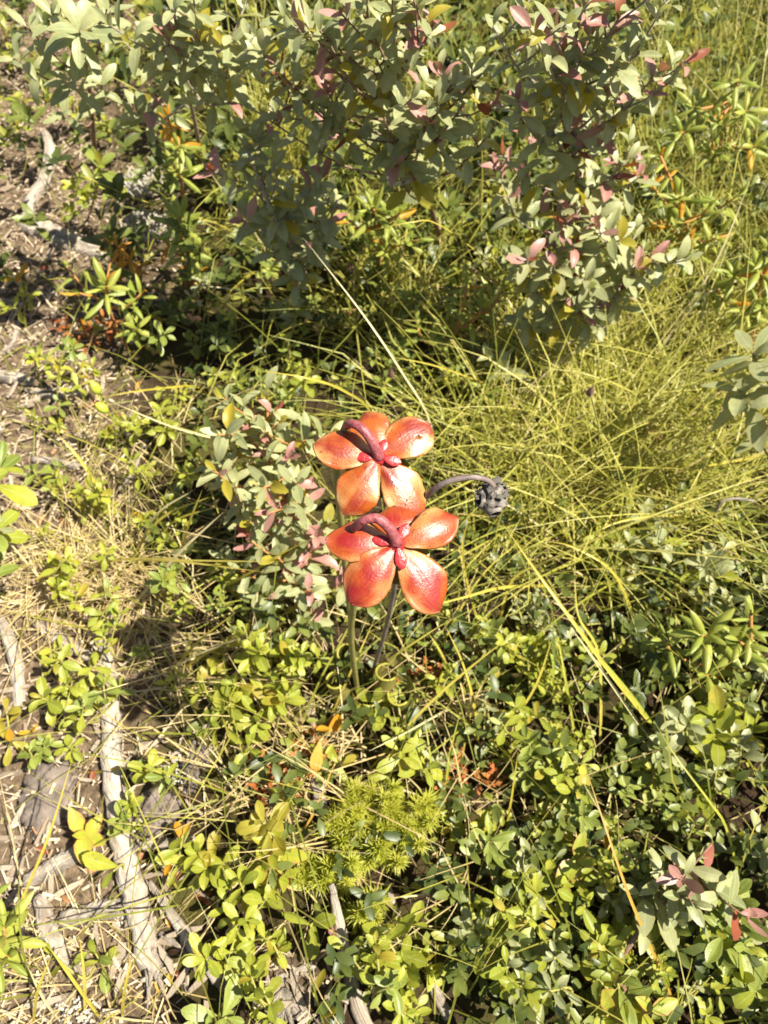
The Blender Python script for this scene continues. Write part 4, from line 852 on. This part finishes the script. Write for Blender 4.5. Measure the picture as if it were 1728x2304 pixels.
root = empty('wood_splinters', P(650, 2240), 'fan of white splintered wood beside the red-budded branch', 'wood')
for k in range(11):
    a = R(-140 + k * 9); b = P(640, 2225, .004); e = P(640 + math.cos(a + .3) * 95 * random.uniform(.6, 1) * 1.1 - 0, 2225 - math.sin(a) * 95 * random.uniform(.7, 1.1), .003)
    tubepart('splinter', root, [b, b.lerp(e, .5) + Vector((0, 0, .003)), e], [.0022, .003, .0012], 'wood', 5, .2)
def lump(label, px, py, rx, ry, rz, mat, name, cat, freq=40, amp=.35, seed=0):
    c = P(px, py, rz * .15); V, F = [], []; nu, nv = 36, 60
    for i in range(nu + 1):
        th = math.pi * i / nu
        for k in range(nv):
            a = 2 * math.pi * k / nv; d = Vector((math.sin(th) * math.cos(a), math.sin(th) * math.sin(a), math.cos(th))); so = Vector((seed, 0, 0))
            q = 1 + amp * noise.noise(d * 1.8 + so) + amp * .7 * noise.noise(d * 4.5 + so) - .30 * abs(noise.noise(d * 7 + so)) + .16 * noise.noise(d * 17 + so)
            V.append(Vector((d.x * rx, d.y * ry, d.z * rz)) * q)
    for i in range(nu):
        for k in range(nv): F.append((i * nv + k, i * nv + (k + 1) % nv, (i + 1) * nv + (k + 1) % nv, (i + 1) * nv + k))
    o = link(bpy.data.objects.new(name, mesh(name, V, F, mat))); o.location = c; return tag(o, label, cat)
lump('lump of dark flaky bark beside the thick branch', 105, 1800, .026, .034, .010, 'bark', 'bark_chunk', 'bark', seed=1)
lump('smaller piece of dark bark between thick branch and lichen tuft', 352, 1830, .020, .022, .010, 'bark', 'bark_chunk', 'bark', seed=5)
lump('grey stone-like bark stub under the lichen', 440, 1725, .012, .022, .012, 'bark', 'bark_chunk', 'bark', seed=9)
def lichen(label, px, py, r, n=70, parent=None):
    foot = P(px, py); root = empty('lichen_tuft', foot, label, 'lichen'); V, F = [], []
    for k in range(n):
        a = random.uniform(0, 6.28); q = math.sqrt(random.random()) * r; p = Vector((math.cos(a) * q, math.sin(a) * q, -.002)); pts = [p]
        for s in range(3): pts.append(pts[-1] + Vector((random.uniform(-.4, .4), random.uniform(-.4, .4), .7)) * r * random.uniform(.12, .28))
        v, f, _ = tube(pts, [.0009, .001, .0009, .0011], 4); b = len(V); V += v; F += [tuple(i + b for i in g) for g in f]
    o = part('lichen_branches', root, mesh('lichen_branches', V, F, 'lichen')); tag(o, kind='stuff')
lichen('grey-white reindeer lichen tuft near the bark stub', 415, 1735, .016, 120)
lichen('pale lichen patch by the rusty stem', 325, 420, .03, 260)
lichen('long pale lichen patch by the star of long leaves', 330, 520, .032, 260)
lichen('small lichen crust on the side of the thick branch', 285, 2060, .010, 70)
lichen('lichen crumbs in the litter below the white slab', 160, 2300, .018, 90)

# wood chips: countable pale pieces on the bare ground
def chips():
    shapes = []
    for k in range(6):
        V, F = [], []; L, W_, H_ = 1, random.uniform(.12, .30), random.uniform(.07, .16)
        for i in range(4):
            u = i / 3 - .5; bx_ = random.uniform(-.06, .06); t = random.uniform(.25, .8) if i in (0, 3) else random.uniform(.8, 1.1)
            for (a, b) in ((-1, -1), (1, -1), (1, 1), (-1, 1)): V.append(Vector((bx_ + a * W_ / 2 * t * random.uniform(.7, 1.2), u + random.uniform(-.06, .06), b * H_ / 2 * random.uniform(.7, 1.2))))
        for i in range(3):
            for q in range(4): F.append((i * 4 + q, i * 4 + (q + 1) % 4, i * 4 + 4 + (q + 1) % 4, i * 4 + 4 + q))
        F += [(0, 3, 2, 1), (12, 13, 14, 15)]; shapes.append(mesh('wood_chip', V, F, 'chip', smooth=False))
    boxes = [(120, (0, 470, 1640, 2320)), (80, (-20, 300, 560, 1180)), (40, (560, 790, 2130, 2320)), (34, (-20, 460, 260, 560)), (40, (0, 340, 1330, 1640))]
    for cnt, (x0, x1, y0, y1) in boxes:
        for k in range(cnt):
            s = random.choice((.009, .013, .018, .026)) * random.uniform(.8, 1.25); px, py = random.uniform(x0, x1), random.uniform(y0, y1); p = P(px, py, s * .06 + random.uniform(.001, .006)); a = random.uniform(0, 6.28); e = random.gauss(0, .18)
            d = Vector((math.cos(a) * math.cos(e), math.sin(a) * math.cos(e), math.sin(e))); o = link(bpy.data.objects.new('wood_chip', random.choice(shapes)))
            o.matrix_basis = basis(d, Vector((random.gauss(0, .3), random.gauss(0, .3), 1)), p, s); tag(o, '%s wood chip in the litter near %s' % ('short' if s < .013 else 'long' if s > .021 else 'medium-sized', near(px, py)), 'wood chip', 'wood chips')
chips()

# ------------------------------------------------------------------ long single blades
def ribbon(pts, wd, mat, label, group, name='grass_blade', n=18):
    p = smoothline(pts, n); root = p[0].copy(); V, F, U = [], [], []
    for i, q in enumerate(p):
        d = (p[min(i + 1, n - 1)] - p[max(i - 1, 0)]).normalized(); f = i / (n - 1); v = Vector((.25 * math.sin(f * 3), -.45, .85)); s = d.cross(v).normalized(); nn = s.cross(d)
        w_ = wd * .5 * min(1, .55 + f * 2) * max(.06, (1 - f ** 3.5)); V += [q - s * w_ + nn * w_ * .35 - root, q - root, q + s * w_ + nn * w_ * .35 - root]; U += [(0, f), (.5, f), (1, f)]
    for i in range(n - 1):
        a = i * 3; F += [(a, a + 1, a + 4, a + 3), (a + 1, a + 2, a + 5, a + 4)]
    o = link(bpy.data.objects.new(name, mesh(name, V, F, mat, U))); o.location = root; return tag(o, label, 'grass blade', group)
BLADES = [  # points run from foot to tip: (px, py, height)
    ('b_straw', .0020, [(968, 952, .10), (903, 836, .16), (813, 702, .20), (683, 536, .24)], 'broad pale blade slanting up behind the flowers', None),
    ('b_gold', .0024, [(835, 930, .10), (770, 878, .18), (687, 850, .22), (560, 831, .22)], 'A', 'back'), ('b_gold', .0020, [(1110, 870, .02), (985, 825, .13), (875, 802, .17)], 'A', 'back'),
    ('b_straw', .0022, [(920, 915, .02), (970, 865, .10), (1023, 818, .14)], 'A', 'back'), ('b_green', .0018, [(610, 930, .04), (690, 850, .12), (770, 770, .17), (840, 690, .2)], 'A', 'back'),
    ('b_gold', .0015, [(1165, 640, .05), (1103, 590, .14), (987, 505, .24), (922, 501, .26), (842, 517, .26)], 'A', 'back'), ('b_green', .0015, [(900, 470, .05), (875, 416, .16), (780, 275, .27)], 'A', 'back'),
    ('b_green', .0016, [(990, 965, .05), (930, 895, .12), (885, 850, .14)], 'A', 'back'), ('b_gold', .0016, [(600, 985, .06), (660, 945, .15), (720, 930, .19), (780, 940, .22)], 'A', 'back'),
    ('b_straw', .0026, [(612, 1016, .03), (500, 990, .08), (390, 961, .12), (257, 907, .15)], 'B', 'left'), ('b_gold', .0034, [(260, 1160, .01), (188, 1045, .06), (130, 976, .08)], 'B', 'left'),
    ('b_gold', .0022, [(434, 869, .02), (325, 878, .06), (231, 893, .09)], 'B', 'left'), ('b_straw', .0028, [(275, 1370, .01), (398, 1250, .09), (503, 1152, .14)], 'B', 'left'),
    ('b_gold', .0020, [(180, 1262, .01), (300, 1257, .06), (434, 1261, .11), (640, 1264, .15)], 'B', 'left'), ('b_gold', .0022, [(260, 1250, .01), (390, 1262, .08), (600, 1288, .14)], 'B', 'left'),
    ('b_gold', .0022, [(380, 1500, .01), (450, 1440, .07), (532, 1377, .12)], 'B', 'left'), ('b_gold', .0024, [(400, 1500, .01), (480, 1460, .06), (571, 1417, .10)], 'B', 'left'), ('b_straw', .0018, [(370, 1500, .01), (450, 1470, .06), (570, 1425, .11)], 'B', 'left'),
    ('b_gold', .0022, [(390, 1265, .01), (425, 1180, .09), (456, 1100, .14)], 'B', 'left'), ('b_gold', .0026, [(285, 1250, .01), (362, 1167, .07), (480, 1115, .11)], 'B', 'left'), ('b_gold', .0022, [(320, 1250, .01), (390, 1175, .07), (490, 1140, .11)], 'B', 'left'),
    ('b_straw', .0022, [(300, 1240, .01), (350, 1160, .08), (440, 1100, .12)], 'B', 'left'), ('b_gold', .0024, [(491, 1327, .03), (560, 1290, .09), (640, 1242, .13), (700, 1215, .16)], 'B', 'left'),
    ('b_straw', .0014, [(470, 1380, .02), (435, 1320, .06), (430, 1260, .08), (370, 1245, .08)], 'B', 'left'), ('b_gold', .0022, [(440, 1010, .02), (470, 1090, .06), (500, 1180, .06)], 'B', 'left'), ('b_green', .0020, [(560, 1010, .1), (470, 1060, .08), (380, 1110, .03)][::-1], 'B', 'left'),
    ('b_gold', .0034, [(1128, 1174, .14), (1210, 1290, .13), (1291, 1402, .11), (1399, 1547, .07), (1558, 1722, .01)][::-1], 'C', 'right'), ('b_straw', .0026, [(1283, 1409, .11), (1381, 1547, .07), (1508, 1713, .01)][::-1], 'C', 'right'),
    ('b_green', .0026, [(1345, 1470, .10), (1440, 1590, .06), (1537, 1720, .01)][::-1], 'C', 'right'), ('b_green', .0024, [(1247, 1388, .1), (1273, 1536, .06), (1305, 1681, .01)][::-1], 'C', 'right'),
    ('b_gold', .0024, [(1294, 1304, .13), (1302, 1388, .11), (1345, 1465, .08), (1352, 1600, .04), (1354, 1720, .01)][::-1], 'C', 'right'), ('b_gold', .0026, [(1110, 1670, .01), (1197, 1558, .05), (1245, 1430, .09)], 'C', 'right'),
    ('b_gold', .0026, [(1430, 1400, .02), (1381, 1290, .09), (1291, 1232, .11), (1220, 1215, .11)], 'C', 'right'), ('b_gold', .0028, [(1220, 1318, .02), (1128, 1322, .08), (1040, 1345, .11), (900, 1380, .13)], 'C', 'right'),
    ('b_green', .0030, [(1240, 1390, .01), (1235, 1450, .07), (1245, 1500, .07), (1240, 1600, .02)], 'C', 'right'), ('b_gold', .0030, [(1120, 1420, .01), (1150, 1310, .07), (1220, 1265, .10)], 'C', 'right'),
    ('b_gold', .0024, [(1080, 1400, .01), (1040, 1250, .08), (1060, 1150, .13)], 'C', 'right'), ('b_gold', .0022, [(1000, 1440, .02), (1080, 1300, .08), (1190, 1200, .11)], 'C', 'right'), ('b_straw', .0022, [(1240, 1200, .02), (1130, 1130, .08), (1020, 1090, .12)], 'C', 'right'),
    ('b_gold', .0022, [(1580, 1170, .01), (1500, 1160, .06), (1390, 1175, .08), (1320, 1210, .08)], 'C', 'right'), ('b_green', .0022, [(1610, 1360, .02), (1510, 1290, .07), (1420, 1270, .09)], 'C', 'right'), ('b_gold', .0026, [(1728, 1025, .02), (1640, 1040, .06), (1520, 1060, .08)], 'C', 'right'),
    ('b_orange', .0024, [(1545, 2305, .01), (1490, 2191, .05), (1443, 2082, .08), (1410, 2002, .10), (1363, 1864, .12), (1316, 1722, .13)], 'long rusty stem crossing the shaded leaves', None),
    ('b_green', .0020, [(1664, 1990, .03), (1634, 1864, .09), (1598, 1806, .11), (1519, 1700, .13), (1470, 1620, .12)], 'D', 'low'), ('b_gold', .0016, [(1655, 1985, .03), (1690, 1880, .08), (1735, 1770, .12)], 'D', 'low'),
    ('b_gold', .0020, [(1135, 1910, .01), (1150, 1800, .05), (1166, 1690, .09)], 'D', 'low'), ('b_gold', .0020, [(733, 1630, .01), (790, 1510, .07), (842, 1395, .11)], 'D', 'low'), ('b_gold', .0024, [(830, 1512, .02), (910, 1460, .08), (1010, 1395, .11)], 'D', 'low'),
    ('b_gold', .0022, [(1025, 1545, .01), (998, 1480, .06), (965, 1425, .08)], 'D', 'low'), ('b_gold', .0022, [(1083, 1680, .01), (1066, 1581, .05), (1040, 1490, .08), (1000, 1405, .11)], 'D', 'low'), ('b_gold', .0024, [(815, 1745, .01), (947, 1602, .06), (1060, 1500, .10), (1165, 1420, .13)], 'D', 'low'),
    ('b_green', .0020, [(980, 1830, .01), (970, 1720, .05), (955, 1610, .07)], 'D', 'low'), ('b_green', .0022, [(1001, 1830, .01), (1010, 1710, .05), (1036, 1600, .09)], 'D', 'low'), ('b_straw', .0020, [(1000, 1600, .02), (910, 1650, .06), (830, 1690, .08)], 'D', 'low'),
    ('b_green', .0018, [(670, 1640, .01), (720, 1530, .06), (790, 1400, .11), (800, 1340, .13)], 'D', 'low'), ('b_orange', .0020, [(640, 1900, .01), (700, 1840, .04), (760, 1700, .07)], 'D', 'low'), ('b_straw', .0018, [(1060, 1975, .01), (960, 2010, .04), (880, 2020, .05)], 'D', 'low'),
    ('b_straw', .0026, [(1435, 445, .04), (1530, 372, .13), (1609, 307, .19), (1681, 202, .26)], 'E', 'top'), ('b_straw', .0030, [(1544, 503, .03), (1623, 383, .14), (1735, 250, .22)], 'E', 'top'), ('b_gold', .0018, [(1430, 300, .08), (1504, 190, .2), (1584, 120, .26), (1649, -20, .34)], 'E', 'top'),
    ('b_gold', .0016, [(1490, 240, .1), (1504, 123, .25), (1547, -10, .35)], 'E', 'top'), ('b_straw', .0030, [(1453, 840, .02), (1526, 723, .08), (1580, 643, .12), (1630, 550, .16), (1690, 400, .21)], 'E', 'top'), ('b_straw', .0026, [(1558, 840, .02), (1576, 734, .08), (1586, 643, .12), (1570, 560, .15)], 'E', 'top'),
    ('b_straw', .0022, [(1128, 916, .02), (1215, 850, .07), (1302, 781, .11), (1439, 676, .16)], 'E', 'top'), ('b_gold', .0020, [(1480, 820, .01), (1381, 773, .06), (1283, 705, .10), (1180, 640, .15)], 'E', 'top'), ('b_straw', .0018, [(1728, 600, .05), (1640, 640, .10), (1560, 690, .12)][::-1], 'E', 'top'),
    ('b_straw', .0022, [(590, 550, .05), (530, 470, .14), (465, 375, .2)], 'F', 'topleft'), ('b_gold', .0015, [(500, 508, .03), (380, 470, .1), (289, 440, .15), (174, 387, .2), (155, 350, .22)], 'F', 'topleft'), ('b_straw', .0016, [(330, 330, .03), (420, 360, .09), (470, 300, .14)], 'F', 'topleft'),
    ('b_straw', .0022, [(600, 690, .02), (540, 655, .06), (430, 640, .08)], 'F', 'topleft'), ('b_gold', .0015, [(560, 620, .02), (480, 690, .06), (455, 720, .06)], 'F', 'topleft'),
    ('b_gold', .0022, [(20, 2160, .0), (30, 2080, .05), (110, 1880, .11), (165, 1700, .14)], 'G', 'bottomleft'), ('b_gold', .0026, [(225, 2310, .005), (190, 2240, .03), (140, 2170, .05), (110, 2130, .06)], 'G', 'bottomleft'), ('b_gold', .0022, [(60, 2320, .005), (85, 2230, .05), (120, 2140, .08)], 'G', 'bottomleft'),
    ('b_gold', .0022, [(265, 2310, .005), (280, 2230, .05), (300, 2150, .08)], 'G', 'bottomleft'), ('b_straw', .0020, [(130, 2310, .005), (100, 2250, .04), (60, 2170, .07)], 'G', 'bottomleft'), ('b_gold', .0024, [(180, 2300, .005), (190, 2200, .05), (180, 2110, .08)], 'G', 'bottomleft'),
    ('b_gold', .0026, [(180, 1735, .01), (300, 1725, .03), (420, 1700, .05)], 'G', 'bottomleft'),
]
for mt, wd, pts, lb, gr in BLADES:
    q = [P(*p) for p in pts]; wd *= 1.08
    if pts[0][2] > .012:   # hidden foot: carry the blade on down to the ground
        d = (q[0] - q[1]); d.z = 0; g0 = onground(q[0] + d * .25); g0.z -= .003; q = [g0] + q
    else: q[0].z -= .012
    ln = sum((q[i + 1] - q[i]).length for i in range(len(q) - 1)); tip = pts[-1]; hue = {'b_gold': 'golden', 'b_straw': 'pale straw', 'b_green': 'yellow-green', 'b_orange': 'rusty'}[mt]; wdn = 'thin' if wd < .0023 else 'broad' if wd > .0032 else 'narrow'
    ribbon(q, wd, mt, lb if gr is None else '%s %s %s grass blade with its tip near %s' % ('short' if ln < .11 else 'long' if ln > .19 else 'mid-length', wdn, hue, near(tip[0], tip[1])), None if gr is None else 'single grass blades')

# ------------------------------------------------------------------ small single things
def pods():
    foot = P(285, 1010); root = empty('green_seed_pod', foot, 'slim stem with two plump green seed pods', 'seed pod')
    st = smoothline([foot - Vector((0, 0, .004)), PZ(262, 960, .05), PZ(236, 915, .09), PZ(222, 890, .11)], 12); tubepart('stem', root, st, .0010, 'pod', 6)
    for (px, py, z, d) in ((214, 872, .125, Vector((-.3, .3, 1))), (228, 917, .095, Vector((-.55, .1, .8)))):
        c = PZ(px, py, z); d.normalize(); pts = [c + d * (t - .5) * .018 for t in np.linspace(0, 1, 9)]
        V, F, U = tube([p - foot for p in pts], [.0009, .0032, .0046, .0052, .0052, .0047, .0036, .002, .0006], 12)
        part('pod', root, mesh('pod', V, F, 'pod', U))
        tubepart('withered_petal', root, [pts[-1], pts[-1] + Vector((-.002, .003, .003)), pts[-1] + Vector((-.004, .003, .006))], [.0007, .0014, .0005], 'dead', 5, .3)
pods()
def seedhead(label, px, py, z, base, r):
    foot = P(*base); root = empty('brown_seed_head', foot, label, 'seed head'); c = PZ(px, py, z)
    tubepart('stem', root, smoothline([foot - Vector((0, 0, .004)), foot.lerp(c, .5) + Vector((.006, .0, .01)), c], 10), .0008, 'stem_green', 6)
    V, F, U = tube([c + Vector((0, 0, (t - .5) * r * 2.2)) - foot for t in np.linspace(0, 1, 7)], [r * .2, r * .5, r * .65, r * .65, r * .55, r * .4, r * .1], 9, .25)
    for k in range(60):
        f = k / 59; a = k * GA; e = R(-40 + 110 * f); d = Vector((math.cos(a) * math.cos(e), math.sin(a) * math.cos(e), math.sin(e))); o = c - foot + Vector((0, 0, (f - .5) * r * 1.8)); q = d.cross(Vector((.1, .2, 1))).normalized() * r * .09; b = len(V)
        V += [o - q, o + q, o + d * r * random.uniform(.8, 1.3)]; F.append((b, b + 1, b + 2)); U += [(0, 0), (1, 0), (.5, 1)]
    part('head', root, mesh('head', V, F, 'brownhead', U, smooth=False))
seedhead('small dark brown oval seed head above the golden sedge', 1328, 882, .2, (1330, 1090), .0048)
seedhead('fuzzy brown seed head under the thin mauve shrub', 790, 605, .1, (800, 690), .0055)
seedhead('fuzzy dark seed head behind the orange flower', 880, 840, .08, (890, 900), .0055)
seedhead('rough brown seed head in front of the leafy shrub', 1075, 800, .07, (1080, 850), .0065)
def deadleaf(label, px, py, z, L, mat='dead', group=None, ang=None):
    p = P(px, py, z); a = random.uniform(0, 6.28) if ang is None else ang; o = link(bpy.data.objects.new('dead_leaf', random.choice(LEAVES[('dead', mat)])))
    o.matrix_basis = basis(Vector((math.cos(a), math.sin(a), random.uniform(-.1, .2))), Vector((random.uniform(-.3, .3), random.uniform(-.4, .1), 1)), p, L); tag(o, label, 'dead leaf', group)
deadleaf('curled tan dead leaf caught in the golden sedge', 1455, 972, .03, .026, ang=-.4)
deadleaf('peach dead leaf in the pale grass behind the flowers', 785, 715, .02, .024, ang=.9)
deadleaf('rusty upright dead leaf beside the broad yellow leaf pair', 1378, 1950, .02, .03, 'lab_orange', ang=1.6)
deadleaf('small orange dead leaf in the litter below the splintered branch end', 358, 2235, .004, .014, 'lab_orange')
for k in range(44):
    px, py = (random.uniform(0, 360), random.uniform(560, 1250)) if k % 2 else (random.uniform(0, 480), random.uniform(1640, 2300)); mt = random.choice(('dead', 'dead', 'leather_brown', 'lab_orange')); L = random.uniform(.009, .017)
    deadleaf('%s %s dead leaf lying near %s' % ('tiny' if L < .013 else 'small', {'dead': 'tan', 'leather_brown': 'dark red', 'lab_orange': 'orange'}[mt], near(px, py)), px, py, .004, L, mt, 'dead leaves on the litter')
def redbud():
    foot = P(752, 2105, .03); root = empty('red_bud', foot, 'scaly red bud on the tip of the long grey branch', 'bud')
    for k in range(14):
        f = k / 13; a = k * GA; d = Vector((math.cos(a) * (1 - f), math.sin(a) * (1 - f), .5 + f)); V, F, U = leafgeo('ovate', .6, .3, -.5, 0, 4, 2); part('scale', root, mesh('scale', V, F, 'leather_pink', U), basis(d, Vector((-math.cos(a), -math.sin(a), .2)), Vector((0, .012 * f, .006 * f)), .009))
redbud()
